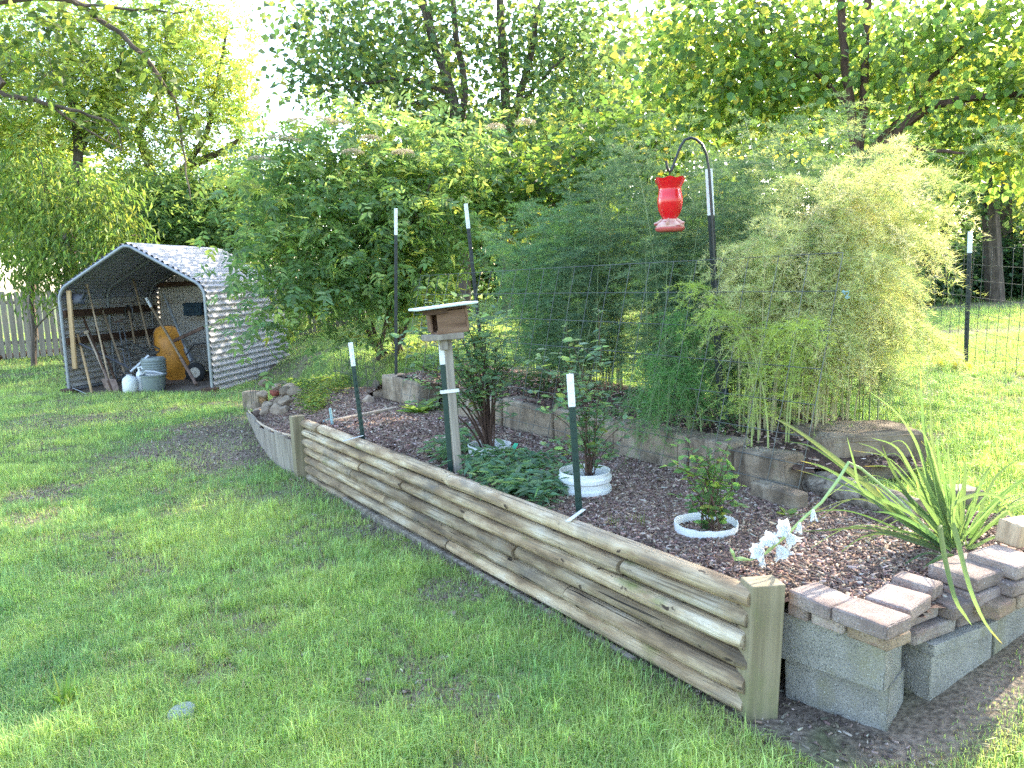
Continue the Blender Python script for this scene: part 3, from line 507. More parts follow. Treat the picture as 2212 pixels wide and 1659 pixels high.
# ---------------------------------------------------------------- hook and feeder
def K6(cx, cy): return (1700+cx/4.148)/1.2911, (350+cy/4.148)/1.2911
hp = [(1262, 2300), (1240, 1900), (1215, 1500), (1180, 950), (1152, 520), (1120, 330), (1070, 220), (1005, 162), (940, 142), (875, 165), (825, 235), (785, 335), (745, 440), (722, 510), (703, 532), (684, 522), (664, 475), (655, 408)]
m2 = MB(); m2.tube([Dp(*K6(*p), 4.96) for p in hp], .0085, 10); tag(m2.build('shepherd_hook', M['black'], None, True), 'black curved hook rising beside the dark steel post', 'hook')
k = 4.96/F/1.2911/4.148; fc = Dp(*K6(698, 620), 4.96); fd = empty('hummingbird_feeder', fc, 'red glass hummingbird feeder hanging from the black hook', 'bird feeder')
def wob(i, a, r, zz): return (r*(1+(.05*np.cos(a*7) if i < 3 else 0)), zz+(8*k*np.cos(a*7) if i < 2 or i > 16 else 0))
prof = [(172, 8), (167, 0), (158, -28), (140, -62), (126, -95), (126, -125), (134, -170), (142, -220), (141, -270), (131, -330), (112, -385), (90, -420), (74, -445)]
m2 = MB(); m2.lathe([(r*k, z*k) for r, z in prof]+[(70*k, -445*k), (128*k, -240*k), (125*k, -100*k), (145*k, -20*k), (158*k, 7*k)], 42, (0, 0, 0), None, wob); loc('glass_bottle', m2, M['redglass'], fd, True)
m2 = MB(); m2.lathe([(.001, -440*k), (70*k, -440*k), (92*k, -448*k), (105*k, -470*k), (140*k, -495*k), (160*k, -520*k), (160*k, -534*k), (.001, -534*k)], 36); loc('feeding_base', m2, M['pinkbase'], fd, True)
m2 = MB(); m2.lathe([(.001, -536*k), (163*k, -536*k), (168*k, -548*k), (160*k, -568*k), (135*k, -584*k), (.001, -588*k)], 36); loc('tray', m2, M['trayred'], fd, True)
for i in range(5):
    a = i*2*math.pi/5+.55; m2 = MB(); c = np.array([math.cos(a)*138*k, math.sin(a)*138*k, -488*k]); m2.tube([c-np.array([math.cos(a), math.sin(a), -.9])*.03, c, c+np.array([math.cos(a)*.022, math.sin(a)*.022, -.006])], [.006, .011, .009], 8); loc('feeding_port', m2, M['pinkbase'], fd, True)
m2 = MB(); m2.tube([(0, 0, -5*k), (-10*k, 0, 30*k), (-8*k, 0, 62*k), (4*k, 0, 84*k), (14*k, 0, 74*k)], .0022, 6); m2.lathe([(.001, -12*k), (120*k, -12*k), (120*k, -6*k), (.001, -6*k)], 24); loc('hanger', m2, M['black'], fd, True)
# ---------------------------------------------------------------- wire
def wiregrid(name, o, a, up, nx, ny, r, mat, label, cat, group=None, xs=None, ys=None, sag=0, ext=0, seed=0):
    o, a, up = [np.asarray(v, float) for v in (o, a, up)]; m2 = MB(); rng = R_(seed); xs = np.linspace(0, 1, nx) if xs is None else xs; ys = np.linspace(0, 1, ny) if ys is None else ys
    n = nz(np.cross(a, up)); J = rng.normal(0, sag, (40, 2))
    def P(u, v): return o+a*u+up*v+n*(sag*(math.sin(u*7+1)+math.sin(u*3+v*4)))
    for u in xs: m2.tube([P(u, v)+nz(a)*J[int(u*39), 0]*v for v in np.linspace(-ext, 1, 6)], r, 5, False)
    for v in ys: m2.tube([P(u, v)+np.array([0, 0, 1])*J[int(v*39), 1]*.3 for u in np.linspace(0, 1, 20)], r, 5, False)
    return tag(m2.build(name, M[mat], None, True), label, cat, group)
pr0 = wall_pt(1.285, .76, .43); prt = Dp(1822, 545, pr0[1]+.1); upv = prt-pr0
wiregrid('cattle_fence', pr0, np.array([*(U*5.0), -.03])+np.array([*(NN*-.05), 0]), upv, 25, 9, .0024, 'wire', 'tall wire panel standing along the curb in front of the fern', 'wire panel', ys=np.array([0, .08, .17, .28, .41, .55, .7, .85, 1.0]), sag=.008, seed=1)
fl, fr = onground(1915, 735, .7), onground(2300, 850, .7); fa = fr-fl; fa = fa*1.3
wiregrid('wire_fence', fl+[0, 0, .02], fa, (0, 0, 1.22), 27, 8, .0026, 'darkwire', 'dark welded wire fence across the right lawn at the black post', 'wire fence', sag=.012, seed=2)
o_ = onground(545, 868, .0)
p0, p1 = onbed(558, 838), onbed(644, 828); wiregrid('wire_border', p0+[0, 0, -.1], p1-p0, (0, 0, .5), 6, 3, .003, 'darkwire', 'low wire border section behind the rock pile', 'wire border', 'low wire border sections', ys=np.array([.2, .55, 1.]), seed=3)
p0, p1 = onbed(544, 880), onbed(561, 850); wiregrid('wire_border', p0+[0, 0, -.1], p1-p0, (0, 0, .52), 5, 2, .003, 'darkwire', 'low wire border section at the left end of the rock pile', 'wire border', 'low wire border sections', ys=np.array([.5, 1.]), seed=4)
p0 = onground(728, 806, .1); p1 = onground(815, 800, .1); wiregrid('wire_trellis', p0, p1-p0, (-.06, .1, .85), 6, 6, .004, 'darkwire', 'small leaning wire trellis left of the elder stems', 'wire trellis', seed=5)
m2 = MB(); m2.beam(onground(718, 808)+[0, 0, .04], onground(800, 795)+[0, 0, .05], .14, .16, bev=.01); tag(m2.build('timber_edge', M['greywood']), 'grey timber lying at the foot of the small trellis', 'timber')
m2 = MB(); m2.tube([Dp(p[0], p[1], 5.0) for p in ((1768, 700), (1762, 500), (1757, 475), (1750, 461), (1743, 464), (1739, 480), (1735, 520))], .004, 6); tag(m2.build('wire_hoop_stake', M['wire'], None, True), 'thin hooked wire stake standing in the yellowing fern', 'plant stake')
m2 = MB(); c0 = Dp(1823, 632, 4.15); m2.tube([c0+np.array([.01*math.cos(i*1.9), .008*math.sin(i), .012*math.sin(i*1.3)])+[.02*(i > 5), 0, -.006*max(0, i-5)] for i in range(12)], .0035, 5); tag(m2.build('blue_twine', M['teal'], None, True), 'scrap of light blue twine tied to the wire panel end', 'twine')
# ---------------------------------------------------------------- buckets
def ringpot(c, R0, h, label, rings=2, tilt=(0, 0), jag=0, seed=0):
    rng = R_(seed); n = 40; js = .5*np.sin(np.arange(n)*.9)+rng.normal(0, .6, n)
    prof = [(R0*.93, -.06)]
    for i in range(rings if rings > 1 else 0): z0 = h*(i+.3)/rings; prof += [(R0*.95, z0-.02), (R0*1.03, z0-.008), (R0*1.03, z0+.012), (R0*.96, z0+.022)]
    prof += [(R0*.985, h-.004), (R0*.985, h), (R0*.955, h), (R0*.93, h*.5), (R0*.9, -.05)]; nt_ = len(prof)
    def wb(i, a, r, zz): return (r, zz+(jag*js if i in (nt_-4, nt_-3, nt_-5) else 0))
    m2 = MB(); m2.lathe(prof, n, (0, 0, 0), rotm(*tilt, 0), wb); o = link('bottomless_bucket', m2.mesh('bottomless_bucket', M['bucket'], True)); o.location = [float(v) for v in c]; tag(o, label, 'bucket', 'white bucket rings around the young bushes'); return o
c1 = onbed(1058, 980); ringpot(c1, .165, .075, 'white bucket ring around the many stemmed bush behind the nest box', 1, seed=1)
c2 = onbed(1264, 1062); ringpot(c2, .155, .135, 'white ribbed bucket section around the tall bush behind the near post', 2, seed=2)
c3 = onbed(1525, 1148); ringpot(c3, .158, .05, 'low white bucket ring with a chipped rim around the small bush', 1, jag=.004, seed=3)
g0 = onbed(1098, 985); m2 = MB(); m2.add([g0+[-.02, 0, .0], g0+[.05, .02, .09], g0+[.075, .02, .085], g0+[.03, 0, 0], g0+[-.02, .012, 0], g0+[.05, .032, .09], g0+[.075, .032, .085], g0+[.03, .012, 0]], [(0, 3, 2, 1), (4, 5, 6, 7), (0, 1, 5, 4), (1, 2, 6, 5), (2, 3, 7, 6), (3, 0, 4, 7)]); tag(m2.build('plastic_scoop', M['greenplastic']), 'bright green plastic scrap against the bucket behind the groundcover', 'plastic scrap')
a_, b_ = onbed(716, 912), onbed(858, 884); m2 = MB(); m2.beam(a_+[0, 0, .012], b_+[0, 0, .015], .05, .03, bev=.004); tag(m2.build('wooden_lath', M['plankwood']), 'thin pale wooden lath lying across the bed on the mulch', 'lath')
m2 = MB(); p0 = onbed(719, 918); m2.tube([p0-[0, 0, .05], Dp(713, 882, p0[1])], .013, 8); tag(m2.build('plastic_tube', M['teal'], None, True), 'short pale blue tube standing upright in the bed', 'tube', 'pale blue tubes at the lath')
m2 = MB(); m2.tube([onbed(700, 914)+[0, 0, .02], onbed(722, 908)+[0, 0, .025]], .012, 8); tag(m2.build('plastic_tube', M['teal'], None, True), 'pale blue tube lying flat beside the wooden lath', 'tube', 'pale blue tubes at the lath')
c = onground(395, 1548); m2 = MB(); m2.lathe([(.001, .035), (.05, .034), (.056, .028), (.056, -.03)], 20); o = link('sprinkler_cap', m2.mesh('sprinkler_cap', M['greyplastic'], True)); o.location = c; o.rotation_euler = (.12, -.1, 0); tag(o, 'round grey cap half hidden in the lawn grass', 'sprinkler cap')
# ---------------------------------------------------------------- rocks
def rock(c, size, seed, label, mat='rock', group='stones piled at the curved edging'):
    bm = bmesh.new(); bmesh.ops.create_icosphere(bm, subdivisions=3, radius=1); rng = R_(seed); pl = nz(rng.normal(0, 1, (13, 3))); dd = rng.uniform(.55, .9, 13)
    for v in bm.verts:
        p = np.array(v.co)
        for n_, d_ in zip(pl, dd):
            e = p.dot(n_)-d_
            if e > 0: p = p-n_*e*.92
        v.co = Vector(p*np.asarray(size)*(1+rng.normal(0, .012)))
    me = bpy.data.meshes.new('rock'); bm.to_mesh(me); bm.free(); me.materials.append(M[mat]); o = link('rock', me); o.location = [float(q) for q in c]; o.rotation_euler = (rng.uniform(-.3, .3), rng.uniform(-.3, .3), rng.uniform(0, 6)); return tag(o, label, 'rock', group)
RK = [((240, 765), .12, 'tan stone at the left side of the pile under the wire'), ((325, 705), .13, 'flat stone at the back left of the pile'), ((395, 790), .15, 'angular tan stone in the middle of the pile'), ((462, 715), .12, 'round dark red stone in the middle of the pile'), ((505, 650), .13, 'tan stone at the top back of the pile behind the red one'), ((520, 775), .14, 'tan wedge stone right of the pile middle'), ((605, 690), .15, 'grey brown stone behind the pile middle'), ((600, 775), .16, 'flat tilted stone at the right front of the pile'), ((635, 600), .14, 'bluish grey stone highest at the back of the pile'), ((715, 650), .16, 'long grey stone at the back right of the pile'), ((800, 660), .13, 'reddish stone at the right end of the pile'), ((372, 865), .17, 'largest pale stone at the front left of the pile'), ((505, 850), .18, 'broad flat grey stone at the front of the pile'), ((265, 865), .1, 'small grey stone in the front left corner'), ((590, 850), .12, 'dark flat stone at the front right of the pile'), ((345, 640), .14, 'sunlit tan stone at the far left back of the pile')]
for i, (p, r, lb) in enumerate(RK):
    c = onbed(*K2(p[0], p[1]+20)); h = .05+.10*math.exp(-((p[0]-520)/230)**2-((p[1]-700)/110)**2); rock(c+[0, 0, h*.6], (r*.74, r*.62, r*.52), i+1, lb, 'redrock' if 'red stone' in lb else 'rock')
for i, (p, r, lb) in enumerate([((1770, 680), .17, 'pale pointed rock on the mulch right of the left post'), ((1850, 655), .1, 'tan rock just right of the pale pointed rock'), ((1600, 745), .12, 'low flat rock behind the left post'), ((1660, 705), .06, 'small pale rock beside the low flat rock'), ((1700, 540), .11, 'mossy rock on the mulch near the tan curb block'), ((470, 1010), .05, 'small pinkish pebble on the mulch inside the staves'), ((1560, 830), .05, 'small rock at the lath beside the left post')]):
    rock(onbed(*K2(p[0], p[1]+18))+[0, 0, r*.25], (r*.72, r*.6, r*.62), i+40, lb, group='loose rocks on the mulch')
c = onground(*K2(110, 850)); solid('edging_stone', M['curb'], c+[.12, .1, .12], (.34, .2, .3), ang+.5, 'grey concrete edging block at the left tip of the rock bed', 'concrete block', None, .02, 2, rough=.004, seed=61)
c = onbed(*K2(225, 930)); m2 = MB(); m2.lathe([(.07, -.05), (.07, .05), (.055, .05), (.055, -.05)], 18, c+[.02, 0, .02], rotm(0, 1.45, .7)); tag(m2.build('clay_tile', M['rust'], None, True), 'broken half round clay tile inside the curved edging', 'clay tile')
for i, (px, py, r) in enumerate([(975, 1330, .04), (1240, 1330, .035), (1035, 1290, .03), (1430, 1385, .05), (1125, 1180, .03)]):
    rock(onground(px, py)+[0, 0, r*.2], (r, r*.8, r*.55), i+70, ['half buried stone on the bare soil left of the wall middle', 'grey stone on the bare strip below the wall', 'small stone beside the bare patch', 'larger stone at the wall foot toward the right end', 'small stone on the bare strip near the left end'][i], group='small stones on the bare soil')
# ---------------------------------------------------------------- shed
so = onground(147, 845); SW, SD = SHED['w'], SHED['d']
shed = empty('metal_shed', (SHED['o'][0], SHED['o'][1], so[2]), 'small open fronted shed of white corrugated metal on a grey tube frame', 'shed', None, SHED['a'])
eave, peak = 1.86, 2.66
def arch(inset=0.0, n=9):
    cor_ = [((0, 0), 0), ((0, eave), .34), ((SW/2, peak), .24), ((SW, eave), .34), ((SW, 0), 0)]; pts = []
    for i, (p, r) in enumerate(cor_):
        p = np.array(p, float)
        if r == 0: pts.append(p); continue
        a, b = nz(np.array(cor_[i-1][0])-p), nz(np.array(cor_[i+1][0])-p); h = math.acos(np.clip(a.dot(b), -1, 1))/2; d = r/math.tan(h); c = p+nz(a+b)*r/math.sin(h); s0, s1 = p+a*d-c, p+b*d-c
        for k in range(n): q = nz(lerp(s0, s1, k/(n-1)))*r; pts.append(c+q)
    return np.array(pts)
def resample(P, step):
    d = np.r_[0, np.cumsum(np.linalg.norm(np.diff(P, axis=0), axis=1))]; s = np.linspace(0, d[-1], int(d[-1]/step)); Q = np.stack([np.interp(s, d, P[:, k]) for k in range(P.shape[1])], 1); T = nz(np.gradient(Q, axis=0)); return s, Q, np.stack([-T[:, 1], T[:, 0]], 1)
s_, Q, Nn = resample(arch(), .0095); tot = s_[-1]
Qc = Q+Nn*(.018*np.sin(s_*2*np.pi/.108))[:, None]
segs = {'left_wall': s_ <= eave-.2, 'roof': (s_ >= eave-.21) & (s_ <= tot-eave+.21), 'right_wall': s_ >= tot-eave+.2}
for nm, mk_ in segs.items():
    q = Qc[mk_]+Nn[mk_]*(.004 if nm == 'roof' else 0); ys = np.linspace(-.03, SD, 9); rng = R_(4)
    Pg = np.stack([np.stack([q[:, 0], np.full(len(q), y), q[:, 1]+.003*math.sin(y*4)], 1) for y in ys], 0); m2 = MB(); m2.grid(Pg); loc(nm, m2, M['zinc_inner' if nm == 'left_wall' else 'zinc'], shed, True)
Pa = arch()
for y, nm in ((-.02, 'frame_arch'), (1.25, 'frame_arch'), (2.6, 'frame_arch')):
    c0 = np.array([SW/2, 1.2]); P = Pa+nz(c0-Pa)*.045; P = np.array([[p[0], y, p[1]] for p in P]); P[0, 2] = P[-1, 2] = -.05; P[0, 0] = P[1, 0]; P[-1, 0] = P[-2, 0]; m2 = MB(); m2.tube(P, .03, 10); loc(nm, m2, M['tube'], shed, True)
for x in (.035, SW-.035): m2 = MB(); m2.tube([(x, -.1, .03), (x, SD, .03)], .03, 8); loc('base_rail', m2, M['tube'], shed, True)
# back wall of upright ribs
xs = np.linspace(.008, SW-.008, 300); top_z = np.interp(xs, Pa[:, 0][1:-1], Pa[:, 1][1:-1])-.005; yy = SD-.06+.01*np.sin(xs*2*np.pi/.07)
m2 = MB(); m2.grid(np.stack([np.stack([xs, yy, np.full_like(xs, .02)], 1), np.stack([xs, yy, top_z], 1)], 0)); loc('back_wall', m2, M['zinc_inner'], shed, True)
for z_ in (1.42, .92): m2 = MB(); m2.box((.075, 1.35, z_), (.04, 2.7, .13), None, .004); loc('side_rail', m2, M['darkwood'], shed)
m2 = MB(); m2.box((SW/2+.3, SD-.12, 1.42), (2.2, .04, .13), None, .004); loc('back_rail', m2, M['darkwood'], shed)
m2 = MB(); m2.box((.16, .06, 1.13), (.085, .04, 1.42), rotm(0, .03, 0), .004); loc('timber_upright', m2, M['pine'], shed)
for x in (.08, SW-.06): m2 = MB(); m2.box((x, -.06, .01), (.26, .18, .12), None, .01); loc('foot_block', m2, M['darkwood'], shed)
m2 = MB(); m2.box((1.4, SD-.16, 1.9), (.14, .1, .2)); m2.tube([(.2, SD-.35, 1.9), (SW-.3, SD-.35, 1.95)], .05, 8); loc('roof_beam', m2, M['darkwood'], shed)
m2 = MB(); m2.box((2.45, SD-.4, 1.08), (.75, .4, .03), None, .004); loc('shelf', m2, M['plankwood'], shed)
m2 = MB(); m2.box((2.4, SD-.45, .5), (.85, .4, .03), None, .004); loc('shelf', m2, M['plankwood'], shed)
m2 = MB()
for x in (2.08, 2.8): m2.box((x, SD-.35, .9), (.04, .04, 1.6))
m2.box((2.3, SD-.35, 1.70), (.45, .03, .03)); loc('shelf_frame', m2, M['black'], shed)
# contents, placed where they stand
def K1(cx, cy): return (120+cx/3.016)/1.2911, (600+cy/3.016)/1.2911
def W1(cx, cy, Y): return Dp(*K1(cx, cy), Y)
def foot(cx, cy, Y): p = W1(cx, cy, Y); return np.array([p[0], p[1], max(p[2], float(zg(p[0], p[1])))])
def rod(name, a, b, r, mat, label, cat, group='tools leaning in the shed', head=None):
    root = empty(name, b, label, cat, group); m2 = MB(); m2.tube([a, lerp(a, b, .5)+[0, 0.01, 0], b], r, 8); m2.build('handle', M[mat], root, True)
    if head:
        for nm, m3, mt in head(a, b): m3.build(nm, M[mt], root, True)
    return root
def blade(w, h, mt='rust'):
    def f(a, b):
        d = nz(b-a); x = np.array([.97, -.2, 0]); n = nz(np.cross(x, d)); m3 = MB(); us = np.linspace(-1, 1, 7); vs = np.linspace(0, 1, 6)
        Pg = np.array([[b-d*h*(1-v)+x*u*w/2*(1 if v < .5 else math.sqrt(max(.05, 1-((v-.5)/.55)**2)))+n*.03*u*u for u in us] for v in vs]); m3.grid(Pg); m3.grid(Pg[:, ::-1]+n*.004); m3.tube([b-d*(h+.2), b-d*(h-.05)], .022, 8); return [('blade', m3, mt)]
    return f
def cross(w, mt='rust', t=.03, atend=1):
    def f(a, b):
        e = b if atend else a; x = nz(np.array([.95, -.1, .1])); m3 = MB(); m3.beam(e-x*w/2, e+x*w/2, t, t, bev=.004); return [('head', m3, mt)]
    return f
rod('axe_handle', W1(290, 1005, 14.25), foot(412, 1500, 13.75), .022, 'pine', 'short light wooden tool handle leaning at the left front of the shed', 'tool handle')
rod('spade', W1(300, 765, 14.7), foot(585, 1505, 13.8), .021, 'darkwood', 'spade with dark handle and wide rusty blade on the ground', 'spade', head=blade(.30, .3))
rod('hoe', W1(370, 590, 14.5), W1(562, 1400, 14.0), .017, 'handle', 'tall hoe with long pale handle left of the spade blade', 'hoe', head=cross(.05, 'plankwood', .04, 0))
rod('garden_fork', W1(365, 985, 14.3), W1(548, 1400, 14.0), .018, 'plankwood', 'pale grey handled fork with a light wedge tip', 'fork', head=cross(.07, 'plankwood', .06, 0))
rod('rake', W1(490, 775, 15), W1(690, 1340, 14.4), .022, 'handle', 'brown handled rake in the middle of the shed', 'rake', head=cross(.2, 'rust', .03, 1))
rod('pick_handle', W1(405, 845, 15), W1(610, 1395, 14.4), .024, 'darkwood', 'dark thick handle behind the tall hoe', 'tool handle')
rod('dibber', W1(628, 895, 15.2), W1(695, 1280, 14.8), .014, 'tube', 'grey metal rod with a short cross grip', 'digging tool', head=cross(.2, 'rust', .035, 0))
rod('edger', W1(672, 930, 15.3), W1(742, 1285, 14.9), .013, 'tube', 'thin grey metal rod right of the cross gripped one', 'digging tool')
rod('fork_shaft', W1(722, 810, 15.3), W1(772, 1080, 15.0), .02, 'handle', 'wooden shaft with a black loop grip', 'fork', head=lambda a, b: [('grip', MB().tube([a+[-.06, 0, -.16], a+[-.075, 0, .05], a+[0, 0, .12], a+[.075, 0, .05], a+[.06, 0, -.16], a+[0, 0, -.24]], .018, 8), 'black')])
rod('long_pole', W1(755, 525, 15.6), W1(905, 1130, 15), .02, 'handle', 'longest brown pole reaching up to the roof', 'pole')
rod('digging_bar', W1(868, 700, 15.2), foot(1290, 1425, 14.2), .024, 'handle', 'long handled shovel leaning across the wheelbarrow', 'shovel', head=lambda a, b: [('white_sleeve', MB().tube([a, lerp(a, b, .11)], .028, 8), 'white'), ('socket', MB().tube([lerp(a, b, .7), b], .032, 8), 'rust')])
rod('post_digger', W1(1012, 660, 15.6), W1(1245, 1230, 15), .026, 'tube', 'grey handled digger leaning right of the wheelbarrow', 'digger', head=blade(.16, .3, 'steelgrey'))
rod('cultivator', W1(302, 1078, 14.1), W1(722, 1285, 14.5), .02, 'steelgrey', 'dark rod lying slantwise across the handles', 'cultivator')
rod('string_trimmer', W1(890, 1180, 14.3), W1(735, 1318, 14.1), .024, 'strap', 'pale tube trimmer slanting behind the white jug', 'trimmer', head=lambda a, b: [('trimmer_head', MB().lathe([(.001, .06), (.05, .05), (.09, 0), (.1, -.05), (.001, -.06)], 14, b+[-.08, 0, -.1], rotm(0, .6, 0)), 'rubber')])
rod('wire_rod', W1(250, 1455, 13.85), foot(375, 1535, 13.6), .008, 'tube', 'thin metal rod lying on the grass at the left shed foot', 'rod')
m2 = MB(); m2.tube([W1(p, q, 14.7) for p, q in ((640, 1105), (740, 1072), (850, 1130), (905, 1150), (975, 1150), (978, 1125), (925, 1100), (890, 1120), (890, 1190))], .018, 7); m2.tube([W1(p, q, 14.75) for p, q in ((640, 1095), (790, 1185), (880, 1240))], .016, 7); m2.tube([W1(p, q, 14.6) for p, q in ((745, 1075), (870, 1160), (960, 1160))], .016, 7); tag(m2.build('tiller_handlebar', M['black'], None, True), 'black bent tube handlebar in the middle of the shed', 'handlebar')
hs = empty('hanging_shovel', W1(270, 705, 14.05), 'slate coloured shovel blade hanging at the left shed frame', 'shovel', 'tools leaning in the shed')
c = W1(268, 705, 14.05); m2 = MB(); m2.lathe([(.001, .02), (.09, .012), (.13, -.01), (.135, -.02), (.001, -.03)], 18, c, rotm(1.35, 0, 0) @ np.diag([1.35, .72, 1])); m2.build('blade', M['steelgrey'], hs, True)
m2 = MB(); m2.tube([W1(350, 660, 14.05), W1(315, 745, 14.05)], .025, 8); m2.tube([W1(300, 735, 14.05), W1(345, 745, 14.05), W1(320, 700, 14.05)], .03, 6); m2.build('grip', M['black'], hs, True)
# wheelbarrow stood on end
wbY = 15.05; wb = empty('wheelbarrow', foot(1120, 1400, wbY), 'orange wheelbarrow stood on end with its underside outward', 'wheelbarrow')
outl = [(948, 950), (985, 930), (1090, 928), (1120, 945), (1150, 1010), (1195, 1120), (1235, 1240), (1225, 1330), (1180, 1395), (1075, 1405), (1030, 1370), (985, 1280), (950, 1180), (930, 1080), (928, 990)]
Po = np.array([W1(p, q, wbY+.25) for p, q in outl]); cen = Po.mean(0); m2 = MB(); rings = [Po, lerp(Po, cen, .12)+[0, -.02, 0], lerp(Po, cen, .3)+[0, -.16, 0], lerp(Po, cen, .55)+[0, -.22, 0]]; n = len(Po)
V = np.concatenate(rings+[cen[None]+[0, -.24, 0]]); Fs = [(i*n+k, i*n+(k+1) % n, (i+1)*n+(k+1) % n, (i+1)*n+k) for i in range(3) for k in range(n)]+[(3*n+k, 3*n+(k+1) % n, 4*n) for k in range(n)]; m2.add(V, Fs); m2.build('tray', M['orange'], wb, True)
m2 = MB(); m2.tube(np.concatenate([Po, Po[:1]]), .012, 6); m2.build('tray_rim', M['rust'], wb, True)
wc = W1(1282, 1322, 14.95); Rw = rotm(math.pi/2, 0, .1)
wh = empty('wheel', wc, None, None); wh.parent = wb; wh.matrix_parent_inverse = Matrix.Translation(wb.location).inverted()
m2 = MB(); m2.lathe([(.075, -.045), (.16, -.05), (.185, -.035), (.192, 0), (.185, .035), (.16, .05), (.075, .045)], 28, wc, Rw); o = m2.build('tyre', M['rubber'], None, True); mw = o.location.copy(); o.parent = wh; o.location = mw-wh.location if False else mw; o.matrix_parent_inverse = Matrix.Translation(Vector(wc.tolist())).inverted()
m2 = MB(); m2.lathe([(.001, .058), (.02, .06), (.024, .045), (.06, .04), (.09, .052), (.1, .05), (.1, .02), (.001, .02)], 24, wc, Rw); o = m2.build('rim', M['cream'], None, True); o.parent = wh; o.matrix_parent_inverse = Matrix.Translation(Vector(wc.tolist())).inverted()
m2 = MB(); m2.beam(W1(1100, 1058, 14.85), W1(1350, 945, 14.7), .05, .06, bev=.005); m2.build('wooden_handle', M['bark_red'], wb)
m2 = MB(); m2.beam(W1(1190, 1040, 14.9), W1(1330, 1330, 14.95), .03, .03); m2.tube([W1(1200, 1180, 14.9), W1(1270, 1090, 14.9), W1(1370, 1075, 14.9)], .014, 6); m2.build('leg', M['black'], wb)
o = None
c = W1(1275, 790, 16.3); m2 = MB(); m2.box(c, (.42, .2, .27), rotm(0, 0, SHED['a']), .015); m2.box(c+[0, -.11, .0], (.26, .02, .14), rotm(0, 0, SHED['a']), .006); tag(m2.build('storage_case', M['blue']), 'dark blue case standing on the upper shed shelf', 'case')
def lathe_thing(name, c, prof, mat, label, cat, group=None, extra=None):
    root = empty(name, c, label, cat, group); m2 = MB(); m2.lathe(prof, 26); loc('body', m2, M[mat], root, True)
    for nm, m3, mt in (extra or []): loc(nm, m3, M[mt], root, True)
    return root
k1 = 13.7/F/1.2911/3.016
c = foot(740, 1510, 13.7); lathe_thing('sprayer_jug', c, [(.001, 0), (.11, 0), (.125, .02), (.128, .18), (.11, .25), (.07, .285), (.05, .29)], 'bucket', 'round white plastic jug with a flat cap in front of the tools', 'jug', None, [('cap', MB().lathe([(.001, .32), (.05, .318), (.052, .285), (.05, .28)], 18), 'strap'), ('hose', MB().tube([(0.02, 0, .31), (-.06, .02, .36), (-.12, .05, .34), (-.17, .06, .2)], .01, 6), 'black')])
c = foot(828, 1500, 13.85); lathe_thing('spray_bottle', c, [(.001, 0), (.06, 0), (.064, .02), (.064, .26), (.05, .33), (.02, .36), (.02, .4)], 'bucket', 'slim white spray bottle between jug and grey tub', 'bottle', None, [('trigger', MB().tube([(.0, 0, .36), (-.02, 0, .42), (.04, 0, .43), (.06, 0, .39)], .014, 6), 'white')])
c = foot(940, 1498, 13.75); lathe_thing('grey_tub', c, [(.001, .0), (.17, 0), (.185, .03), (.205, .27), (.225, .275), (.228, .30), (.215, .302), (.2, .26), (.17, .03), (.001, .02)], 'greyplastic', 'grey plastic tub at the shed front with things in it', 'tub', None, [('contents', MB().lathe([(.001, .29), (.1, .28), (.19, .25), (.19, .2)], 18).tube([(-.19, 0, .3), (-.1, -.06, .37), (.05, -.06, .36), (.17, 0, .31)], .014, 6).box((.02, 0, .31), (.25, .2, .02), rotm(.1, .12, .3)), 'strap')])
c = foot(950, 1475, 14.25); prof = [(.001, 0), (.17, 0)]
for i in range(6): prof += [(.2+.004*i, .25+.05*i), (.222, .255+.05*i), (.222, .275+.05*i), (.205, .28+.05*i)]
lathe_thing('bucket_stack', c, prof+[(.19, .56), (.001, .5)], 'greyplastic', 'stack of nested grey buckets behind the grey tub', 'bucket stack')
# ---------------------------------------------------------------- picket fence, border timber
f0, f1 = np.array([-17., 19.]), np.array([-4., 27.5]); fv = f1-f0; Lf = np.linalg.norm(fv); fu = fv/Lf; fa = math.atan2(fu[1], fu[0])
fen = empty('picket_fence', (*f0, 0), 'weathered grey board fence behind the shed and shrubs', 'fence'); proto = {}
for v in range(3):
    m2 = MB(); hh = 1.83+.02*v; m2.add([(-.065, 0, 0), (.065, 0, 0), (.065, 0, hh-.04), (.04, 0, hh), (-.04, 0, hh), (-.065, 0, hh-.04), (-.065, .018, 0), (.065, .018, 0), (.065, .018, hh-.04), (.04, .018, hh), (-.04, .018, hh), (-.065, .018, hh-.04)], [(0, 1, 2, 3, 4, 5), (11, 10, 9, 8, 7, 6)]+[(i, i+6, (i+1) % 6+6, (i+1) % 6) for i in range(6)]); proto[v] = m2.mesh('picket', M['fence'])
rng = R_(12); npk = int(Lf/.16)
for i in range(npk):
    p = f0+fu*(i*.16); o = link('picket', proto[int(rng.integers(3))], fen); o.location = (float(p[0]-f0[0]), float(p[1]-f0[1]), float(zg(*p))-.02); o.rotation_euler = (0, rng.normal(0, .006), fa)
for z_ in (.35, 1.45): m2 = MB(); m2.beam([*(f0+[0, .06]), z_], [*(f1+[0, .06]), z_], .04, .09); m2.build('rail', M['fence'], fen)
a_, b_ = onground(-10, 778), onground(135, 762); m2 = MB(); m2.tube([a_+[0, 0, .06], lerp(a_, b_, .5)+[0, 0, .07], b_+[0, 0, .06]], .09, 10); tag(m2.build('border_timber', M['darkwood'], None, True), 'dark landscape timber edging the bed under the peach tree', 'timber')
